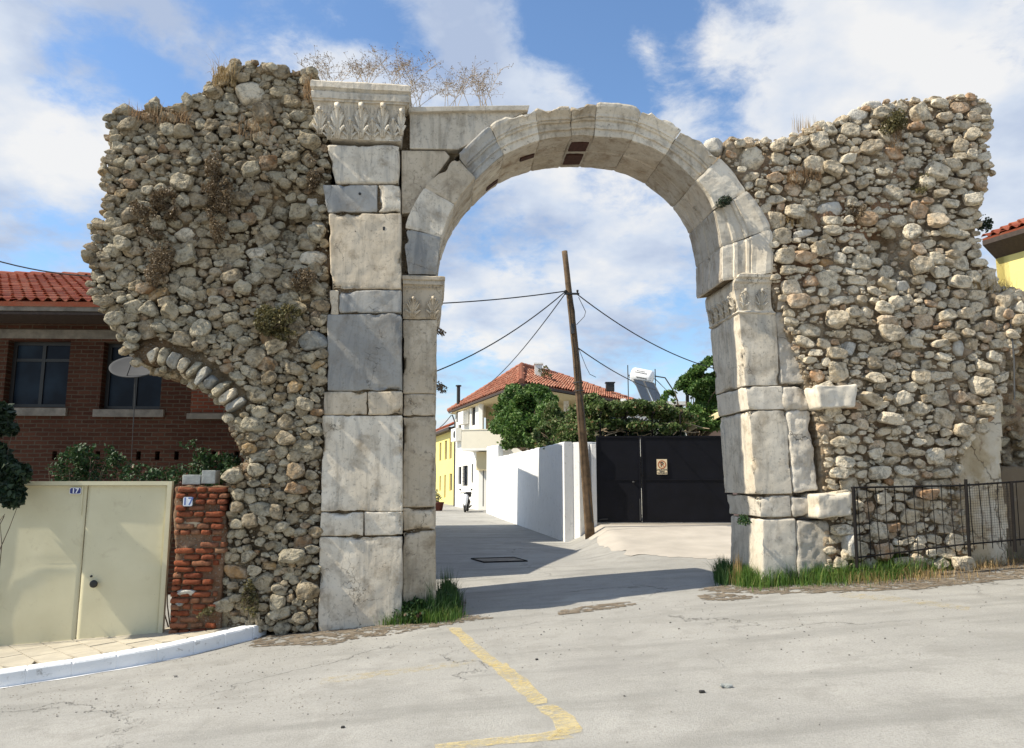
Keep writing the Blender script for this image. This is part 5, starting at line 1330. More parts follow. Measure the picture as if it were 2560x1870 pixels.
for dx in (-.11, .22):
    mb = MB(); mb.lathe([(.0001,.09),(.03,.085),(.035,.06),(.022,.05),(.035,.035),(.022,.02),(.015,0)], c+[dx, -.10, .025], (0,0,1), 10); mb.build('insulator', M['dark'], pole)
c = pp_(825); mb = MB(); mb.box(c+[-.02, -.13, 0], (.10, .07, .28)); mb.build('junction_box', M['galv'], pole)
mb = MB(); P = [pp_(y)+[.055+.03*math.sin(y*.05), -.10-.03*math.sin(y*.021), 0] for y in range(745, 1290, 18)]; mb.tube(P, .014, 5); mb.build('pole_cable', M['cable'], pole)
for y in (955, 975): 
    mb = MB(); c = pp_(y); mb.lathe([(.137, -.015), (.142, 0), (.137, .015)], c, p1-p0, 16); mb.build('wire_wrap', M['galv'], pole)
def cable(name, A, B, sag, label, r=.017, **k):
    A, B = np.asarray(A), np.asarray(B); mb = MB(); mb.tube([A*(1-t)+B*t-np.array([0, 0, sag*4*t*(1-t)]) for t in np.linspace(0, 1, 20)], r, 5)
    return mb.build(name, M['cable'], label=label, cat='cable', **k)
a = pp_(738)+[-.1, -.1, .08]
cable('overhead_cable', a, at(880, 762, 18.8), .12, 'nearly level black cable from the pole top leftwards to the marble pier')
cable('overhead_cable', a, at(880, 985, 17.6), .5, 'black cable sagging from the pole down left across the sky')
cable('overhead_cable', a+[.03, 0, 0], at(1212, 968, 38), .25, 'black cable from the pole down to the tiled roof of the white house')
cable('overhead_cable', a+[.32, 0, -.1], at(1800, 925, 24), .30, 'black cable from the pole down right towards the tree')
cable('overhead_cable', pp_(872)+[.1, -.05, 0], at(1640, 975, 31.5), .15, 'black cable from mid pole to the solar water heater')
cable('overhead_cable', at(1092, 1074, 60), at(1128, 1038, 52), .1, 'short black cable from the white house eave behind the marble pier', r=.03)
c0 = pp_(738)+[.25, -.1, -.1]; c1 = pp_(815)+[.1, -.1, 0]; mb = MB(); mb.tube([c0, c0*.6+c1*.4+[.22, 0, -.1], c0*.3+c1*.7+[.2, 0, 0], c1], .009, 4); mb.build('slack_wire', M['cable'], pole)
c0 = pp_(872)+[.1, -.05, 0]; c1 = at(1490, 943, 20.6); mb = MB(); mb.tube([c0, c0*.6+c1*.4+[.02, 0, -.22], c0*.3+c1*.7+[-.03, 0, -.16], c1], .009, 4); mb.build('slack_wire', M['cable'], pole)
# ---- white house
C1 = at(1304, 956, 36.0); C0 = at(1122, 1030, 51.0); eaveZ = (C0[2]+C1[2])/2
C2 = at(1600, 1012, 46.0); zE_ = C1[2]
C0[2] = C2[2] = zE_
C3 = C0+C2-C1
R1 = at(1304, 914, 45.0); R2 = at(1392, 916, 49.0); R2[2] = R1[2]
wh = thing('white_house', 'two storey white house with hipped red tile roof and corner balcony at the lane', 'house', (*((C0+C2)[:2]/2), -.1))
ctr = (C0+C1+C2+C3)/4
def ins(c, f=.90): return ctr[:2]+(c[:2]-ctr[:2])*f
b0, b1, b2, b3 = [ins(c, .925) for c in (C0, C1, C2, C3)]
# lane facade: ground floor and upper floor, upper corner cut away for the balcony
ff = vplane(b0, b1); FP = on(b0, b1); FL = np.linalg.norm(b1-b0)
def fr(x0, x1, y0, y1): a = ff(x0, y0); b = ff(x1, y1); return (a[0], b[0], b[1], a[1])
holes_l = [fr(1146,1153,1167,1211), fr(1158,1169,1165,1214), fr(1179,1183,1160,1207)]
holes_u = [fr(1179,1188,1015,1062), fr(1146, 1153, 1028, 1070)]
bu, bz = ff(1196, 1122)
cut = b0+(b1-b0)*(bu/FL)
frame_wall(b0, cut, -.4, bz, holes_l, M['house_white'], wh, name='lower_wall'); frame_wall(b0, cut, bz, zE_-.12, holes_u, M['house_white'], wh, name='upper_wall')
for h_ in holes_l:
    window(wh, FP, *h_, M['dark'], M['glass'], (.5,), None, -.10, .06)
for h_ in holes_u: window(wh, FP, *h_, M['cloth_dark'], M['glass'], (.5,), None, -.1, .06)
# grilles on the lower windows
mb = MB(); h_ = holes_l[1]
for k in range(5): u = h_[0]+(h_[1]-h_[0])*k/4; mb.tube([FP(u, h_[2], .04), FP(u, h_[3], .04)], .012, 4)
for k in range(6): z = h_[2]+(h_[3]-h_[2])*k/5; mb.tube([FP(h_[0], z, .045), FP(h_[1], z, .045)], .012, 4)
mb.build('window_grille', M['iron'], wh)
# balcony back walls (set back in shade), slab, parapet, column
in_ = np.array([(b1-b0)[1], -(b1-b0)[0]]); in_ = -in_/np.linalg.norm(in_)
rt = at(1262, 1100, 44.5)[:2]; rt = cut+(rt-cut); ex = (rt-cut)/np.linalg.norm(rt-cut); far_r = cut+ex*9.0
frame_wall(cut, far_r, -.4, bz, [], M['house_white'], wh, name='garden_wall_lower')
nb2 = np.array([-ex[1], ex[0]]); nb2 = nb2 if nb2[1] > 0 else -nb2
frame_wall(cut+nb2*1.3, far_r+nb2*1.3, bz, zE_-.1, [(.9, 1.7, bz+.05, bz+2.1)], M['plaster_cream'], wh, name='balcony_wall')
frame_wall(far_r, b2, -.4, zE_-.1, [], M['house_white'], wh, name='rear_wall')
BPx = on(cut, far_r); ph = ff(1196, 1078)[1]
mb = MB(); hx(mb, BPx, -.75, 2.0, bz-.14, bz, .9, -1.25); mb.build('balcony_slab', M['house_white'], wh)
mb = MB(); hx(mb, BPx, -.75, 2.0, bz, ph, .9, .78); hx(mb, BPx, -.75, -.63, bz, ph, .78, -1.2); hx(mb, BPx, -.78, 2.03, ph+.002, ph+.06, .93, .75); mb.build('balcony_parapet', M['plaster_cream_shade'], wh)
for uu in (.25, 5.5):
    mb = MB(); hx(mb, BPx, uu, uu+.26, ph if uu < 1 else bz, zE_-.1, .7, .44); mb.build('balcony_column', M['house_white'], wh)
mb = MB(); hx(mb, BPx, .0, .75, bz-1.3, bz-.2, .35, .02); mb.build('meter_cabinet', M['plaster_cream'], wh)
mb = MB(); mb.tube([BPx(.4, bz-1.2, .2), BPx(.4, .1, .2)], .035, 6); mb.build('service_pipe', M['galv'], wh)
# pipes, hood, air conditioner, drainpipe
mb = MB(); mb.tube([FP(.15, zE_-.3, .25), FP(.15, zE_-.8, .06), FP(.15, -.1, .06)], .05, 6); mb.build('drainpipe', M['galv'], wh)
a_ = ff(1147, 1100); mb = MB(); hx(mb, FP, a_[0]-.5, a_[0]+.9, a_[1]-.1, a_[1]+.75, .42, .06)
ac = mb.build('air_conditioner', M['house_white'], wh); mb = MB(); mb.lathe([(.24,.0),(.26,.012),(.0001,.012)], FP(a_[0]+.45, a_[1]+.33, .42), np.r_[HN*0+np.array([(b1-b0)[1], -(b1-b0)[0]])/FL, 0], 16); mb.build('fan_grille', M['dark'], ac)
a_ = ff(1165, 1050); mb = MB(); hx(mb, FP, a_[0]-.5, a_[0]+.9, a_[1]-.3, a_[1]+.5, .42, .06); mb.build('air_conditioner', M['house_white'], wh)
mb = MB(); q = at(1146, 1000, 49.5); mb.tube([q-[0,0,1.5], q+[0,0,.9]], .12, 10); mb.tube([q+[0,0,.92], q+[0,0,1.0]], .2, 10); mb.build('stove_pipe', M['dark'], wh)
# roof slopes
roof_tiles('roof', [C1, C2, R2, R1], C2-C1, M['tile_old'], wh, per=.26, crs=.48, amp=.085, step=.09, spw=5)
roof_tiles('roof', [C0, C1, R1], C1-C0, M['tile_old'], wh, per=.26, crs=.48, amp=.085, step=.09, spw=5)
roof_tiles('roof', [C2, C3, R2], C3-C2, M['tile'], wh, per=.4, crs=.6, amp=.05, spw=3)
roof_tiles('roof', [C3, C0, R1, R2], C0-C3, M['tile'], wh, per=.4, crs=.6, amp=.05, spw=3)
for a, b in ((R1, R2), (C1, R1), (C0, R1), (C2, R2)):
    mb = MB(); ridge(mb, a+[0,0,.05], b+[0,0,.05], .15, .45); mb.build('ridge_tiles', M['tile_old'], wh)
mb = MB()
for a, b in ((C0, C1), (C1, C2)):
    d = b-a; d /= np.linalg.norm(d); nn = np.cross(d, Z_); mb.hexa([a-nn*.03-[0,0,.16], b-nn*.03-[0,0,.16], b+nn*.03-[0,0,.16], a+nn*.03-[0,0,.16], a-nn*.03-[0,0,.03], b-nn*.03-[0,0,.03], b+nn*.03-[0,0,.03], a+nn*.03-[0,0,.03]])
mb.build('fascia', M['cloth_dark'], wh)
mb = MB(); mb.add([np.r_[c, zE_-.2] for c in (C0[:2], C1[:2], C2[:2], C3[:2])], [[0,1,2,3]]); mb.build('soffit', M['plaster_cream'], wh)
q = at(1346, 940, 42.0); mb = MB(); mb.box(q+[0,0,-.1], (.42, .42, 1.5)); mb.box(q+[0,0,.69], (.54, .54, .08)); mb.build('chimney', M['house_white'], wh)
q = at(1525, 968, 46); mb = MB(); mb.box(q, (.5, .4, .5)); mb.box(q+[0,0,.28], (.6, .5, .06)); mb.build('chimney', M['dark'], wh)
b_ = [(at(1360+dx, y, 41.6), r) for dx, y, r in ((0,925,.3),(6,945,.35),(10,965,.35),(5,985,.4))]
bush('roof_creeper', b_, 260, .16, M['leaf_olive'], 'small creeper growing up the white house roof beside its chimney', 'plant', stems=4, gapthr=-.1)
# ---- yellow house
y0_ = at(1060, 1250, 68); y1_ = at(1136, 1258, 53.5); yA = y0_[:2]; yB = y1_[:2]
yf = vplane(yA, yB); YP = on(yA, yB); YL = np.linalg.norm(yB-yA)
yh = thing('yellow_house', 'yellow two storey house with dark red tiled eave at the far end of the lane', 'house', (*((yA+yB)/2), -.1))
yz = yf(1133, 1066)[1]
def yr(x0, x1, y0, y1): a = yf(x0, y0); b = yf(x1, y1); return (a[0], b[0], b[1], a[1])
yw = [yr(1099,1103,1107,1152), yr(1112,1117,1102,1149), yr(1124,1129,1096,1147), yr(1111,1114,1187,1245), yr(1124,1130,1184,1228), yr(1099,1102,1190,1228)]
frame_wall(yA, yB, -.4, yz, yw, M['plaster_yellow'], yh)
for h_ in yw: window(yh, YP, *h_, M['plaster_cream'], M['glass'], (.5,), None, -.08, .05)
ya, yb = YP(0, yz, .5), YP(YL, yz, .5); yc, yd = YP(YL, yz+2.2, -4.5), YP(0, yz+2.2, -4.5)
roof_tiles('roof', [ya, yb, yc, yd], yb-ya, M['tile'], yh, per=.3, crs=.45, amp=.06, spw=4)
mb = MB(); hx(mb, YP, 0, YL, yz-.3, yz-.1, .48, -.02); mb.build('eave', M['cloth_dark'], yh)
# ---- scooter
so = at(1166, 1273, 42.0); so[2] = float(ground_z(so[0], so[1]))
def scooter():
    t = thing('scooter', 'white and black motor scooter parked in front of the white house', 'scooter', so)
    f = np.array([-.05, -1, 0.]); f /= np.linalg.norm(f); s = np.array([1, -.05, 0.]); s /= np.linalg.norm(s)
    def X(a, b, c): return so+s*a+f*b+Z_*c   # a sideways, b forward (towards camera), c up
    for b, in ((.62,), (-.60,)):
        mb = MB(); prof = [(.13,-.05),(.20,-.06),(.235,-.045),(.25,0),(.235,.045),(.20,.06),(.13,.05)]; mb.lathe(prof, X(0, b, .25), s, 24); ty = mb.build('wheel', M['rubber'], t, True)
        mb = MB(); mb.lathe([(.03,-.06),(.135,-.045),(.14,0),(.135,.045),(.03,.06)], X(0, b, .25), s, 20); mb.build('rim', M['chrome'], ty)
    mb = MB(); mb.tube([X(0,.62,.30), X(0,.58,.55), X(0,.46,.85), X(0,.40,1.02)], [.05,.12,.17,.08], 12); mb.build('leg_shield', M['white_gloss'], t, True)
    mb = MB(); mb.tube([X(0,.80,.30), X(0,.72,.50), X(0,.55,.55), X(0,.42,.40)], [.05,.075,.08,.05], 8); mb.build('front_mudguard', M['white_gloss'], t, True)
    mb = MB(); mb.tube([X(0,.42,.30), X(0,.1,.28), X(0,-.15,.35), X(0,-.35,.55), X(0,-.85,.66)], [.14,.15,.16,.20,.09], 10); mb.build('body', M['dark'], t, True)
    mb = MB(); mb.tube([X(0,0,.74), X(0,-.3,.79), X(0,-.8,.80)], [.10,.13,.09], 10); mb.build('seat', M['rubber'], t, True)
    mb = MB(); mb.tube([X(-.34,.33,1.04), X(-.12,.40,1.06), X(.12,.40,1.06), X(.34,.33,1.04)], [.018,.022,.022,.018], 8); mb.build('handlebar', M['dark'], t)
    mb = MB(); mb.lathe([(.0001,.06),(.07,.05),(.10,.0),(.06,-.06)], X(0,.47,.98), f, 16); mb.build('headlight', M['glass'], t, True)
    for sg_ in (-1, 1):
        mb = MB(); mb.tube([X(.25*sg_,.36,1.06), X(.30*sg_,.36,1.20)], .008, 5); mb.lathe([(.0001,.01),(.055,.008),(.055,-.008),(.0001,-.01)], X(.32*sg_,.36,1.24), f, 12); mb.build('mirror', M['dark'], t)
    mb = MB(); mb.box(X(0,-1.0,.95), (.32,.30,.28)); mb.build('top_box', M['dark'], t)
    mb = MB(); mb.tube([X(0,.30,.45), X(.0,.2,.3)], .16, 8); mb.tube([X(.14,-.3,.25), X(.17,-.9,.32)], .05, 8); mb.build('exhaust', M['dark'], t)
scooter()
# ---- flower tub
fo = at(1096, 1271, 43.5); fo[2] = float(ground_z(fo[0], fo[1]))
tub = thing('flower_tub', 'dark red plant tub with pale flowers at the left edge of the arch opening', 'planter', fo)
mb = MB(); mb.lathe([(.0001,0),(.22,0),(.30,.42),(.34,.44),(.34,.50),(.28,.50),(.27,.42),(.0001,.42)], fo, (0,0,1), 20); mb.build('tub', m_simple('dark_red_pot', (.09,.02,.012), .6), tub, True)
mb = MB(); leaves(mb, [(fo+[0,0,.85],(.32,.32,.42))], 260, .11); mb.build('foliage', m_leaf('pale_flower_leaf', [(0,(.10,.14,.05)),(.5,(.45,.42,.20)),(1,(.65,.60,.50))]), tub)
mb = MB(); mb.tube([fo+[0,0,.4], fo+[0,0,1.0]], .02, 5); mb.build('stem', M['bark'], tub)
# ---- manhole cover
mp_ = [gp(x, y) for x, y in ((1178,1398),(1285,1395),(1318,1404),(1210,1407))]
mb = MB(); V = [p+[0,0,.012] for p in mp_]+[p-[0,0,.02] for p in mp_]; mb.add(V, [[0,1,2,3][::-1],[0,1,5,4],[1,2,6,5],[2,3,7,6],[3,0,4,7]])
mh = mb.build('manhole_cover', M['concrete_old'], label='rectangular concrete and steel manhole cover in the lane', cat='manhole cover')
mb = MB()
for i in range(4):
    a, b = mp_[i], mp_[(i+1) % 4]; mb.tube([a+[0,0,.01], b+[0,0,.01]], .018, 4)
mb.build('steel_rim', M['iron'], mh)
# ---- building with the solar heater
sx0 = at(1560, 1000, 31); sx1 = at(1700, 1000, 31); rz = at(1600, 1012, 31.0)[2]
sb = thing('flat_roof_house', 'flat roofed pale house mostly hidden behind the vines, carrying a solar heater', 'house', ((sx0[0]+sx1[0])/2, 33, .3))
q = [(sx0[0]-.2, 31), (sx1[0]+.1, 31), (sx1[0]+.1, 36), (sx0[0]-.2, 36)]
for i in range(4): frame_wall(q[i], q[(i+1) % 4], -.3, rz, [(.8,1.7,1.3,2.6)] if i == 0 else [], M['house_white'], sb)
mb = MB(); mb.box(((sx0[0]+sx1[0])/2, 33.5, rz+.06), (sx1[0]-sx0[0]+.6, 5.4, .14)); mb.build('roof_slab', M['house_white'], sb)
hb_ = at(1640, 1003, 31.6); heat = thing('solar_water_heater', 'roof solar water heater with white tank above two dark panels', 'solar heater', [hb_[0], hb_[1], rz+.13])
hr = np.array([.93, .36, 0.]); hr /= np.linalg.norm(hr); hs = np.array([.36, -.93, 0.]); hs /= np.linalg.norm(hs)
tc = at(1607, 940, 32.4); br = at(1640, 1003, 31.4)
br[2] = rz+.18
dn = br-tc; 
ta = at(1580, 936, 32.6); tb = at(1632, 946, 32.2)
ax_ = (tb-ta)/np.linalg.norm(tb-ta); L_ = np.linalg.norm(tb-ta)
mb = MB(); mb.lathe([(.0001,-.02),(.20,-.01),(.30,.03),(.33,.10),(.33,L_-.10),(.30,L_-.03),(.20,L_+.01),(.0001,L_+.02)], ta, ax_, 28); tank = mb.build('tank', M['white_gloss'], heat, True)
mb = MB()
for s0 in (.02, .52):
    a = ta+ax_*(L_*s0)-[0,0,.28]; b = ta+ax_*(L_*(s0+.46))-[0,0,.28]; sl = at(1660, 1003, 31.2)-tb; sl = np.array([sl[0]*.9, -.75, (rz+.2)-a[2]])
    n_ = np.cross(b-a, sl); n_ /= np.linalg.norm(n_); n_ = n_ if n_[2] > 0 else -n_
    o_ = np.array([0, -.35, 0])
    mb2 = MB(); P = [a+o_, b+o_, b+o_+sl, a+o_+sl]; mb2.add([p+n_*.03 for p in P]+[p-n_*.05 for p in P], [[0,1,2,3],[7,6,5,4],[0,4,5,1],[1,5,6,2],[2,6,7,3],[3,7,4,0]]); pn = mb2.build('solar_panel', M['panel'], heat)
    mb3 = MB()
    for k in range(4): mb3.tube([P[k]+n_*.02, P[(k+1) % 4]+n_*.02], .025, 4)
    mb3.build('panel_frame', M['galv'], pn)
mb = MB()
for p in (ta+[-.15,.2,0], tb+[.15,.2,0]):
    mb.tube([[p[0], p[1], rz+.13], p+[0,0,.45]], .022, 4); mb.tube([p, [p[0]+.7, p[1]-1.2, rz+.15]], .018, 4)
mb.tube([ta+[-.15,.2,.45], ta+[-.15,.2,0], tb+[.15,.2,0]], .018, 4); mb.build('stand', M['dark'], heat)
mb = MB(); mb.tube([tb+[.1,0,.1], tb+[.5,-.2,.0], tb+[.75,-.4,-.5], tb+[.95,-.6,-1.1]], .03, 5); mb.build('hot_water_pipe', M['dark'], heat)
tn_ = np.cross(ax_, Z_); tn_ /= np.linalg.norm(tn_); tn_ = tn_ if tn_[1] < 0 else -tn_; mid = (ta+tb)/2
text('SOLAR', .23, M['black_ink'], mid+tn_*.30+[0,0,.17], ax_, np.cross(tn_, ax_)*(1 if np.cross(tn_, ax_)[2] > 0 else -1)*.9+tn_*-.4, tn_, tank, depth=.02, bold=.006) if False else None
mb = MB()
for k, (zz_, x0, x1) in enumerate(((.20, .30, .72), (.12, .24, .82), (-.10, .30, .80))):
    aa = ta+ax_*L_*x0; b2 = ta+ax_*L_*x1; rr_ = .335; ang_ = math.asin(zz_/rr_); off_ = tn_*math.cos(ang_)*rr_*1.005+Z_*zz_
    up_ = Z_*math.cos(ang_)-tn_*math.sin(ang_); nseg = 9
    for j in range(nseg):
        f0, f1 = (j+.12)/nseg, (j+.80)/nseg; A0 = aa*(1-f0)+b2*f0+off_; A1 = aa*(1-f1)+b2*f1+off_
        mb.add([A0-up_*.03, A1-up_*.03, A1+up_*.03, A0+up_*.03], [[0,1,2,3]])
mb.build('tank_lettering', M['black_ink'], tank)
# ---- pink outbuilding at right
pa = at(1716, 1072, 27); 
pk = thing('pink_outbuilding', 'small pink walled outbuilding with sloping tan eave right of the black gate top', 'outbuilding', (pa[0]+1.6, 28, .3))
frame_wall((pa[0]+.35, 27.6), (pa[0]+4, 27.2), -.2, pa[2]+.0, [(.25,1.0,1.2,2.6)], M['plaster_pink'], pk)
frame_wall((pa[0]+.35, 31), (pa[0]+.35, 27.6), -.2, pa[2], [], M['house_white'], pk)
e_ = [pa+[0,0,0], pa+[4.4,-.4,0], pa+[4.4,3.2,1.5], pa+[0.,3.5,1.5]]
q0 = at(1716, 1072, 27); q1 = at(1800, 1030, 25.5)
mb = MB(); V = [q0, q1, q1+[.5,3,.6], q0+[.5,3,.3]]; mb.add([v for v in V]+[v-[0,0,.16] for v in V], [[0,1,2,3],[7,6,5,4],[0,4,5,1],[1,5,6,2],[2,6,7,3],[3,7,4,0]]); mb.build('eave', M['plaster_cream'], pk)
# ---- greenery behind the garden wall
def tree(name, spec, n, size, mat, label, root, cat='tree', tr=.14, group=None, **kw):
    t = thing(name, label, cat, root, group); bl_ = [(np.asarray(c, float), np.broadcast_to(np.asarray(r, float), (3,))) for c, r in spec]
    mb = MB(); leaves(mb, bl_, n, size, seed=rng.uniform(0, 50), **kw); mb.build('crown', mat, t)
    mb = MB(); cc = np.mean([c for c, r in bl_], 0); ts = np.linspace(0, 1, 8)[:, None]; P = root*(1-ts)+cc*ts+vfbm(np.c_[ts*3, ts*0, ts*0+root[0]], 2)*.15
    mb.tube(P, np.linspace(tr, tr*.45, 8), 8); twigs(mb, P[4], bl_, 26, tr*.35); mb.build('trunk', M['bark'], t, True)
    return t
def sp3(rows): return [(at(x, y, Y), r) for x, y, Y, r in rows]
tree('leafy_tree', sp3([(1258,1045,36.3,.70),(1280,1015,35.5,.80),(1300,1000,34,.8),(1330,1030,32.5,1.0),(1350,995,32.5,.55),(1300,1060,33,.95),(1270,1075,35,.8),(1265,1090,34.8,.6),(1315,1075,31.5,.85),(1365,1060,29,.85),(1282,985,35,.5),(1240,1062,37,.42),(1330,985,33,.45),(1385,1010,29,.45),(1345,1085,29.5,.55)]), 24000, .145, M['leaf'], 'dense green tree behind the white garden wall beside the balcony', at(1365, 1170, 35)*[1,1,0]+[0,0,0], fr=1.3, gapthr=.02)
tree('leafy_tree', sp3([(1400,1045,25,.6),(1440,1060,24,.6),(1390,1090,24.5,.55),(1430,1100,23.5,.5),(1465,1040,24,.5),(1460,1085,23.5,.5),(1375,1085,25,.5),(1355,1095,26,.4),(1410,1020,25,.3),(1480,1015,24,.4)]), 14000, .105, M['leaf_vine'], 'paler green climbing bush behind the white garden wall next to the pole', at(1440, 1170, 25.5)*[1,1,0], fr=1.6, gapthr=0.0)
tree('leafy_tree', sp3([(1770,960,27,.8),(1740,985,27,.8),(1700,985,27.5,.45),(1700,1020,27,.75),(1745,1030,27,.8),(1660,1030,27.5,.6),(1640,1010,28,.4),(1780,1010,26,.9),(1790,930,27,.6),(1672,992,28,.25),(1625,1030,28,.35),(1820,980,27,1.)]), 22000, .12, M['leaf'], 'bright green tree right of the solar heater beyond the black gate', at(1740, 1200, 27)*[1,1,0]+[0,0,.3], fr=1.3, gapthr=0.0)
# vine pergola
vp = thing('vine_pergola', 'vine covered pergola with bare twisted stems above the black gate', 'pergola', at(1600, 1200, 23)*[1,1,0]+[0,0,.4])
vb = [(np.asarray(c), np.broadcast_to(np.asarray(r), (3,))) for c, r in sp3([(1520,1060,22.6,(.5,.3,.16)),(1600,1065,22.6,(.6,.3,.14)),(1670,1068,22.6,(.4,.3,.14)),(1500,1020,23,(.35,.6,.22)),(1540,1022,23,(.5,.6,.22)),(1590,1020,23,(.5,.6,.25)),(1640,1025,23.2,(.5,.6,.25)),(1690,1040,23.4,(.4,.6,.25)),(1670,1065,23.4,(.3,.6,.25)),(1500,1045,24,(.3,.8,.15)),(1720,1050,23.6,(.3,.5,.2))])]
mb = MB(); leaves(mb, vb, 12000, .11, seed=3, fr=2.4, gapthr=-.15); mb.build('vine_foliage', M['leaf_vine'], vp)
vb2 = [(np.asarray(c), np.broadcast_to(np.asarray(r), (3,))) for c, r in sp3([(1520,1070,24.5,(.5,.7,.4)),(1580,1072,24.5,(.6,.7,.35)),(1640,1075,24.5,(.5,.7,.35)),(1690,1080,24.5,(.3,.7,.3))])]
mb = MB(); leaves(mb, vb2, 7000, .10, seed=8, fr=2.4, gapthr=-.1, surf=.2); mb.build('hanging_foliage', M['leaf_dark'], vp)
z_ = at(1600, 1035, 23)[2]
for i, x in enumerate((1500, 1565, 1630, 1700)):
    mb = MB(); q = at(x, 1035, 22.7); mb.tube([q*[1,1,0]+[0,0,.2], q*[1,1,0]+[0,0,z_-.05]], .03, 6); mb.tube([[q[0], 22.4, z_], [q[0]+.3, 26, z_]], .03, 6); mb.build('pergola_post', M['iron'], vp)
mb = MB()
for i in range(15):
    x = rng.uniform(1485, 1705); a = at(x, rng.uniform(1035, 1085), 22.9+rng.uniform(-.2, .6)); d = np.array([rng.uniform(.3, 1.3), rng.uniform(-.2, .2), rng.normal()*.15])
    ts = np.linspace(0, 1, 6)[:, None]; mb.tube(a+d*ts+vfbm(a*2+ts*2.5, 2)*.12, np.linspace(.022, .012, 6), 5)
mb.build('bare_stems', M['stem_pale'], vp)
# ================================================================== RIGHT: FENCE, PLASTER, YELLOW BUILDING
# plastered flank of the neighbouring arch, behind the broken edge
pl = thing('plastered_buttress', 'ochre plastered masonry flank beneath the broken right edge of the ruin', 'plastered wall', WP(6.8, gz(6.8), -.8))
PLP = np.array([uv(x, y, -.25, True) for x, y in [(2395,1460),(2395,1180),(2398,1130),(2425,1100),(2462,1040),(2470,1012),(2487,985),(2497,940),(2506,1000),(2508,1100),(2503,1180),(2520,1300),(2520,1460)]])
core('plaster_face', PLP, lambda u, v: -.26+.02*vn(np.stack([np.asarray(u)*1.2, np.asarray(v)*1.2, np.asarray(u)*0], -1))-.0*np.asarray(u), M['plaster_old'], pl, h=.03, amp=.008, t=1.6, jit=.015)
RC = np.array([uv(x, y, -1.0, True) for x, y in [(2470,1460),(2470,1000),(2480,860),(2500,780),(2760,740),(2760,1460)]])
core('recess_rubble', RC, lambda u, v: np.asarray(u)*0-1.0, M['mortar_r'], pl, h=.04, amp=.12, t=2.2)
mbp, _ = pack(RC, lambda u, v: np.asarray(u)*0-1.0, [(.08,.14),(.05,.08),(.03,.05)], (1.1,1.8), .3, .8, .4, .1, skip=lambda u, v, a: .45, tries=(500, 1500, 2500)); mbp.build('recess_stones', M['stone_l'], pl, False)
RP = np.array([uv(x, y, -.55, True) for x, y in [(2500,1460),(2500,1175),(2530,1165),(2760,1165),(2760,1460)]])
core('lower_plaster', RP, lambda u, v: np.asarray(u)*0-.62, M['plaster_shade'], pl, h=.05, amp=.015, t=1.2, jit=.02)
# overhanging broken vault stones at the far right edge
OV_ = np.array([uv(x, y, -.05, True) for x, y in [(2470,735),(2540,745),(2720,760),(2720,835),(2600,830),(2548,812),(2540,880),(2520,900),(2508,850),(2490,800)]])
core('overhang_core', OV_, lambda u, v: np.asarray(u)*0-.0, M['mortar_r'], wall_R, h=.03, amp=.05)
mbo, _ = pack(OV_, lambda u, v: np.asarray(u)*0-.0, [(.10,.14),(.06,.10),(.035,.06),(.02,.034)], (1.1,1.9), .3, .8, .5, .08, tries=(600,1500,3000,3000)); mbo.build('overhang_stones', M['stone_r'], wall_R, False)
mb = MB(); a = uv(2524, 800, .05, True); b = uv(2535, 1000, .05, True); mb.tube([WP(a[0], a[1], .06), WP(a[0]+.01, (a[1]+b[1])/2, .05), WP(b[0], b[1], .06)], .012, 5); mb.build('hanging_wire', M['galv'], label='pale wire hanging down the shaded edge of the plastered flank', cat='wire')
# iron fence
fw = .32; fence = thing('iron_fence', 'rusty black iron railing with square bars in the grass before the ruin', 'fence', WP(5.9, gz(5.9), fw))
def fp(x, y, w_=fw): a = uv(x, y, w_, True); return WP(a[0], a[1], w_)
mb = MB(); mb.tube([fp(2128, 1219), fp(2400, 1214), fp(2560, 1203), fp(2720, 1192)], .015, 6); mb.build('top_rail', M['iron'], fence)
mb = MB(); mb.tube([fp(2135, 1395), fp(2400, 1362), fp(2560, 1348), fp(2720, 1335)], .012, 6); mb.build('bottom_rail', M['iron'], fence)
k = 0
for i in range(25):
    x = 2142+i*23.4; lean = 13-min(i, 18)*.0; yt = 1218-(x-2130)*.035; yb = 1405-(x-2130)*.10
    mb = MB(); mb.tube([fp(x, yt), fp(x+6+rng.normal()*2, (yt+yb)/2), fp(x+13+rng.normal()*1.5, yb)], .0065, 4); mb.build('bar', M['iron'], fence)
for x in (2133, 2414, 2528, 2700):
    mb = MB(); mb.tube([fp(x, 1222-(x-2130)*.035-(14 if x == 2414 else 4), fw+.015), fp(x+10, 1420-(x-2130)*.1, fw+.015)], .022, 6); mb.build('fence_post', M['iron'], fence)
mb = MB()
for i in range(23): x = 2402+i*5.6; mb.tube([fp(x, 1216, fw-.03), fp(x+10, 1352, fw-.03)], .0016, 3, False)
for j in range(22): y = 1222+j*6.3; mb.tube([fp(2402+j*.4, y+1, fw-.032), fp(2530+j*.4, y-7, fw-.032)], .0016, 3, False)
mb.build('wire_mesh', M['iron'], fence)
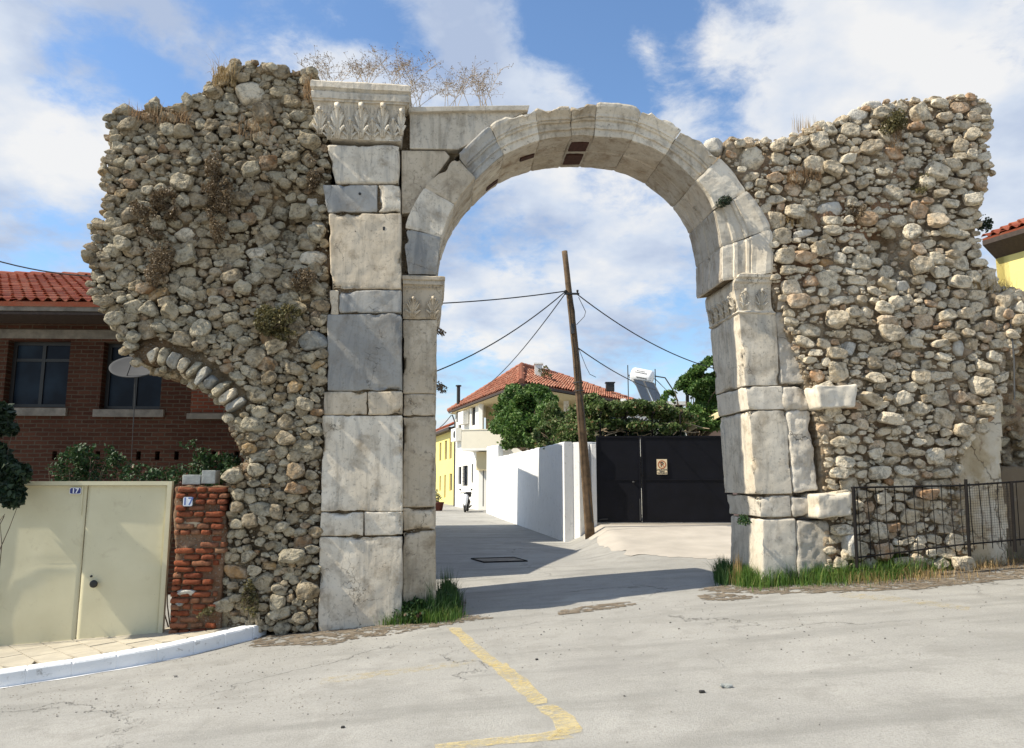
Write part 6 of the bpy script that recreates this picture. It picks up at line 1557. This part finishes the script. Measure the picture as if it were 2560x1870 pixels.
# yellow building with tiled roof at the right edge
yb0 = at(2458, 560, 16.5); rA = at(2455, 642, 16.5); rB = at(2700, 545, 13.6); rA2 = rA.copy(); rB2 = rB.copy(); rB2[2] = rA2[2]
rA = at(2440, 652, 17.0); sc_y = None
rdir = np.array([.42, -1, 0]); rdir /= np.linalg.norm(rdir)
eA = at(2455, 597, 17.0); eB = eA+rdir*6.5
yb = thing('yellow_building', 'bright yellow building with red tiled roof showing behind the ruin at right', 'building', (eA[0]+2, 15, .5))
ob_ = np.array([-rdir[1], rdir[0], 0]); ob_ = ob_ if ob_[0] > 0 else -ob_
rk = 3.2
roof_tiles('roof', [eA, eB, eB+ob_*rk+[0,0,rk*.42], eA+ob_*rk+[0,0,rk*.42]], rdir, M['tile'], yb, per=.22, crs=.36, amp=.055, spw=8)
mb = MB(); mb.hexa([eA-[0,0,.16]+ob_*.0, eB-[0,0,.16], eB-[0,0,.50]+ob_*.5, eA-[0,0,.50]+ob_*.5, eA-[0,0,.05], eB-[0,0,.05], eB-[0,0,.05]+ob_*.5, eA-[0,0,.05]+ob_*.5]); mb.build('boarded_eave', M['cloth_dark'], yb)
a = eA+ob_*.42; b = eB+ob_*.42
frame_wall((a+[0,0,0])[:2], (b)[:2], 0, eA[2]-.1, [], M['plaster_yellow'], yb)
frame_wall((a+ob_*5)[:2], a[:2], 0, eA[2]-.1, [], M['plaster_yellow'], yb)
# ================================================================== PLANTS ON THE RUINS, GRASS
def umbel(root, H, n, label, lean=0.0, spread=.5):
    t = thing('dry_umbel_plant', label, 'dry plant', root, 'dry umbel plants on the arch crest'); ms = MB(); md = MB(); D, F = csphere(1)
    for _ in range(n):
        th = rng.uniform(0, 2*math.pi); l = rng.uniform(.1, spread); b = root+np.array([rng.normal()*.08, rng.normal()*.08, -.03])
        tip = b+np.array([math.cos(th)*l+lean, math.sin(th)*l*.5, H*rng.uniform(.7, 1.05)])
        ts = np.linspace(0, 1, 6)[:, None]; P = b*(1-ts)+tip*ts+np.array([0, 0, 1])*(ts*(1-ts))*.18*H
        ms.tube(P, np.linspace(.0045, .0022, 6), 4, False)
        for s in (2, 3, 4, 5):
            for _ in range(4):
                o = P[s]; d = np.array([rng.normal()*.10, rng.normal()*.08, abs(rng.normal())*.07+.02])*(H/.5); e = o+d
                ms.tube([o, o+d*.5+[0,0,.01], e], .0019, 3, False)
                for _ in range(3):
                    e2 = e+rng.normal(size=3)*.022; ms.tube([e, e2], .0014, 3, False); md.add(D*rng.uniform(.004, .009)*[1,1,.8]+e2, F)
    ms.build('stems', M['stem_pale'], t); md.build('seed_heads', M['seed'], t, kind='stuff')
for x, y, w_, H, n, lb in [(830,206,-.35,.42,7,'dry umbel plant on the capital top, nearest the rubble wall'),(905,206,-.45,.46,9,'tallest dry umbel plant in the middle of the capital top'),(985,206,-.45,.42,8,'dry umbel plant on the right end of the capital top'),(1030,264,-.5,.50,9,'dry umbel plant rising just right of the capital')]:
    a = uv(x, y, w_, True); umbel(WP(a[0], a[1]-.02, w_), H, n, lb)
for x, y, w_, H, n, lb in [(1128,262,-.4,.50,6,'left of two dry umbel plants on the crown slab'),(1215,262,-.4,.60,9,'right of two dry umbel plants on the crown slab')]:
    a = uv(x, y, w_, True); umbel(WP(a[0], a[1]-.02, w_), H, n, lb, spread=.35)
def tuft(x, y, w_, n, h, mat, label, spread=(.18, .06), name='grass_tuft', cat='dry grass', wd=.003, lean=.7, full=True):
    a = uv(x, y, w_, full); P = np.stack([a[0]+rng.uniform(-1.3, 1.3, n)*spread[0], a[1]+rng.uniform(-1.3, 1.3, n)*spread[1], np.full(n, w_)+rng.normal(size=n)*.05], 1)
    mb = MB(); V = W3(P); grass(mb, V, h, wd, lean); return mb.build(name, M[mat], label=label, cat=cat)
tuft(400, 300, .0, 330, .16, 'grass_rust', 'rusty dry grass tuft on the left shoulder of the rubble wall', (.30,.06))
tuft(560, 200, .02, 200, .20, 'grass_dry', 'pale dry grass tuft near the top of the rubble wall', (.12,.08))
tuft(770, 235, .0, 90, .25, 'grass_rust', 'thin rusty dry stalks beside the main capital', (.05,.12))
tuft(640, 330, .02, 130, .14, 'grass_rust', 'rusty dry stalks below the big boulder of the rubble wall', (.18,.10))
tuft(2010, 450, -.02, 480, .17, 'grass_rust', 'large rusty dry grass patch where the right ruin meets the arch', (.20,.07))
tuft(2140, 400, .02, 70, .12, 'grass_rust', 'small rusty tuft high on the right ruin', (.1,.05))
tuft(2240, 350, .05, 260, .15, 'grass_rust', 'dry brown growth streaming down under the green bush on the right ruin', (.08,.17))
tuft(1990, 560, -.05, 140, .10, 'grass_dry', 'dry grass on the rubble ledge above the right impost', (.20,.05))
tuft(2480, 725, -.05, 240, .16, 'grass_dry', 'dry grass along the stepped top below the yellow building', (.25,.05))
tuft(2010, 330, -.4, 60, .30, 'grass_dry', 'tall thin pale grass stalks on the saddle of the right ruin', (.14,.02), lean=.15)
def wallbush(x, y, w_, r, n, size, mat, label, name='wall_shrub', cat='shrub', stretch=(1, 1, 1), **kw):
    a = uv(x, y, w_, True); c = WP(a[0], a[1], w_); bl_ = [(c+T_*rng.normal()*r*.45*stretch[0]+Z_*rng.normal()*r*.45*stretch[2]+N_*abs(rng.normal())*.04, np.array([r*.7*stretch[0], .14, r*.7*stretch[2]])) for _ in range(5)]
    t = thing(name, label, cat, c-N_*.12-Z_*.02)
    mb = MB(); leaves(mb, bl_, n, size, seed=rng.uniform(0, 50), surf=.3, **kw); mb.build('foliage', M[mat], t)
    mb = MB(); twigs(mb, c-N_*.12, bl_, 22, .006); mb.build('twigs', M['bark'], t)
wallbush(700, 800, .12, .28, 3000, .035, 'leaf_olive', 'yellowish green shrub growing from the rubble wall above the broken arch', gapthr=-.05, fr=6)
wallbush(545, 520, .08, .26, 3600, .032, 'leaf_brown', 'withered brown creeper hanging down the middle of the rubble wall', 'withered_creeper', 'dry creeper', (.55,1,1.7), gapthr=-.1, fr=6)
wallbush(390, 530, .07, .24, 3000, .030, 'leaf_brown', 'withered brown creeper on the left part of the rubble wall', 'withered_creeper', 'dry creeper', (1.1,1,1.2), gapthr=-.1, fr=6)
wallbush(395, 650, .07, .20, 1500, .028, 'leaf_brown', 'small withered creeper patch lower on the left rubble wall', 'withered_creeper', 'dry creeper', (1,1,1.2), gapthr=-.1, fr=6)
wallbush(765, 710, .05, .18, 1300, .03, 'leaf_brown', 'dark withered weed in the joint beside the marble pier', 'withered_weed', 'dry plant', gapthr=-.1, fr=6)
wallbush(790, 430, -.15, .20, 1500, .035, 'leaf_brown', 'dark weeds in the hollow below the main capital', 'withered_weed', 'dry plant', (.8,1,1.3), gapthr=-.1, fr=6)
wallbush(2228, 300, .07, .17, 2200, .03, 'leaf_olive', 'green and yellow shrub near the top of the right ruin', gapthr=-.1, fr=6)
wallbush(2140, 530, .05, .10, 500, .026, 'leaf_brown', 'grey brown twiggy plant in the middle of the right ruin', 'withered_creeper', 'dry creeper', (.7,1,1.5), gapthr=-.1, fr=6)
wallbush(2290, 470, .03, .11, 500, .026, 'leaf_olive', 'small green plant between stones on the right ruin', gapthr=-.1, fr=6)
wallbush(2455, 560, -.2, .10, 320, .04, 'leaf_dark', 'dark spiky plant on the right edge of the ruin beside the tiled roof', gapthr=-.2, fr=6)
wallbush(1806, 508, -.03, .075, 420, .03, 'leaf_dark', 'dark weed growing from the joint of the arch voussoirs', 'joint_weed', 'weed', (1.6,1,.8), gapthr=-.3, fr=6)
wallbush(1862, 1306, .02, .07, 260, .035, 'leaf_rose', 'small green creeper on the right pier base block', 'joint_weed', 'weed', gapthr=-.3, fr=6)
wallbush(1100, 830, -1.0, .07, 90, .03, 'leaf_brown', 'upper dry twig sprouting from the opening edge of the left pier', 'dry_twig', 'dry plant', gapthr=-.3, fr=6)
wallbush(1100, 965, -1.0, .09, 130, .035, 'leaf_brown', 'lower dry twig sprouting from the opening edge of the left pier', 'dry_twig', 'dry plant', gapthr=-.3, fr=6)
wallbush(625, 1490, .06, .13, 500, .035, 'leaf_olive', 'thin weed climbing at the foot of the rubble wall', 'wall_weed', 'weed', (.6,1,1.6), gapthr=-.1, fr=6)
wallbush(520, 1540, .12, .08, 200, .03, 'leaf_olive', 'low weed at the foot of the brick pier', 'wall_weed', 'weed', (1,1,1), gapthr=-.1, fr=6)
def verge(name, rows, label, kind_=None, cat='grass'):
    for mat, spots, n, h, wd, lean in rows:
        P = []
        for x, y, sx, sy in spots:
            m = n//len(spots)
            for _ in range(m): P.append(gp(x+rng.normal()*sx, y+rng.normal()*sy))
        mb = MB(); grass(mb, P, h, wd, lean); mb.build(name, M[mat], kind='stuff', label=label+(' dry' if 'dry' in mat or 'rust' in mat else ''), cat=cat)
verge('grass', [('grass_dark', [(1000,1552,12,3),(1035,1548,14,3),(1070,1545,14,4),(1105,1538,14,6),(1125,1520,12,9)], 4200, .30, .0045, .45),
    ('grass_dark', [(1115,1520,10,8),(1065,1546,12,3)], 500, .50, .004, .18),
    ('grass', [(960,1558,22,3),(1040,1555,28,3),(1110,1545,20,5)], 2600, .16, .0045, .6),
    ('grass', [(700,1550,20,5),(760,1548,18,5)], 500, .08, .005, .6), ('grass_dark', [(830,1548,12,3),(880,1545,12,3),(990,1490,6,6)], 260, .16, .007, .3)], 'green grass and weeds at the foot of the left marble pier')
verge('grass', [('grass', [(1860,1455,14,6),(1900,1456,18,7),(1950,1452,22,7),(2010,1447,16,8),(2060,1446,26,8),(2120,1440,30,9),(2200,1432,24,10),(2250,1424,30,10),(2310,1414,30,9),(2360,1405,20,8),(2420,1397,30,8),(2490,1388,26,7),(2550,1382,20,6)], 26000, .26, .0036, .65),
    ('grass_dark', [(1810,1450,10,6),(2030,1440,18,8),(2450,1385,30,5),(2540,1378,20,5)], 4500, .30, .004, .5),
    ('grass', [(2230,1430,15,5),(1930,1450,20,4),(2330,1400,15,4)], 2500, .38, .0042, .25),
    ('grass_dry', [(2150,1455,60,5),(2300,1445,60,6),(2450,1418,50,6),(2350,1400,30,6)], 1100, .17, .003, .9),
    ('grass_rust', [(2300,1438,40,4),(2450,1418,50,4),(2560,1405,30,4)], 700, .07, .003, 1.1)], 'green grass verge under the ruin and the iron fence')
tuftp = gp(1845, 1462); mb = MB(); grass(mb, [tuftp+[rng.normal()*.05, rng.normal()*.04, 0] for _ in range(60)], .42, .005, .12); mb.build('tall_weed', M['grass_dry'], label='tall straggly dry weed in front of the right pier corner', cat='weed')
mb = MB(); P0 = gp(985, 1500); 
for _ in range(7):
    e = P0+[rng.normal()*.12, rng.normal()*.05, rng.uniform(.25, .5)]; mb.tube([P0, (P0+e)/2+[rng.normal()*.03, 0, .03], e], [.005, .004, .002], 4)
leaves(mb, [(P0+[0,0,.3], (.12,.08,.18))], 90, .035, gapthr=-.6); mb.build('tall_weed', M['leaf_rose'], label='leggy dark weed against the recessed left jamb', cat='weed')
for lst, n_, lb in (([(1900,1450,40),(1980,1447,40),(2070,1440,30),(2200,1425,40),(2330,1400,40),(2440,1385,30)], 2600, 'broad leaved green weeds along the foot of the right ruin'),([(1000,1553,14),(1050,1550,14),(1105,1535,14),(1120,1510,8),(1020,1550,8)], 2200, 'leafy dark green weeds heaped against the left marble pier')):
    mb = MB()
    bl_ = [(gp(x+rng.normal()*sx*.7, y+rng.normal()*4)+[0, 0, .10], (.14, .10, rng.uniform(.10, .24))) for x, y, sx in lst for _ in range(5)]
    leaves(mb, bl_, n_*2, .05, gapthr=-.3, surf=.3, fr=5); mb.build('weeds', M['leaf'] if n_ == 2600 else M['leaf_rose'], kind='stuff', label=lb, cat='weeds')
# crushed can on the road
cp = gp(1815, 1719); D, F = cubegrid(np.linspace(-1,1,9), np.linspace(-1,1,5), np.linspace(-1,1,4)); D = D/((np.abs(D)**5).sum(1)**.2)[:, None]
V = D*[.045,.022,.012]; V += vfbm(V*28+4, 3)*.006; V[:, 2] -= V[:, 2].min(); mk('crushed_packet', V+cp, F, M['grey_block'], None, False, label='crushed pale drink packet lying on the road at right', cat='litter')
cp = gp(1755, 1732); mk('pebble', D*[.022,.015,.010]+cp+[0,0,.008], F, M['dark'], None, True, label='small dark stone lying on the road near the crushed packet', cat='stone')
for px, py, lb in ((857,1820,'dark pebble on the road at lower left of the yellow corner'),(1342,1650,'dark pebble on the road right of the yellow line')):
    cp = gp(px, py); mk('pebble', D*[.014,.011,.008]+cp+[0,0,.006], F, M['dark'], None, True, label=lb, cat='stone')
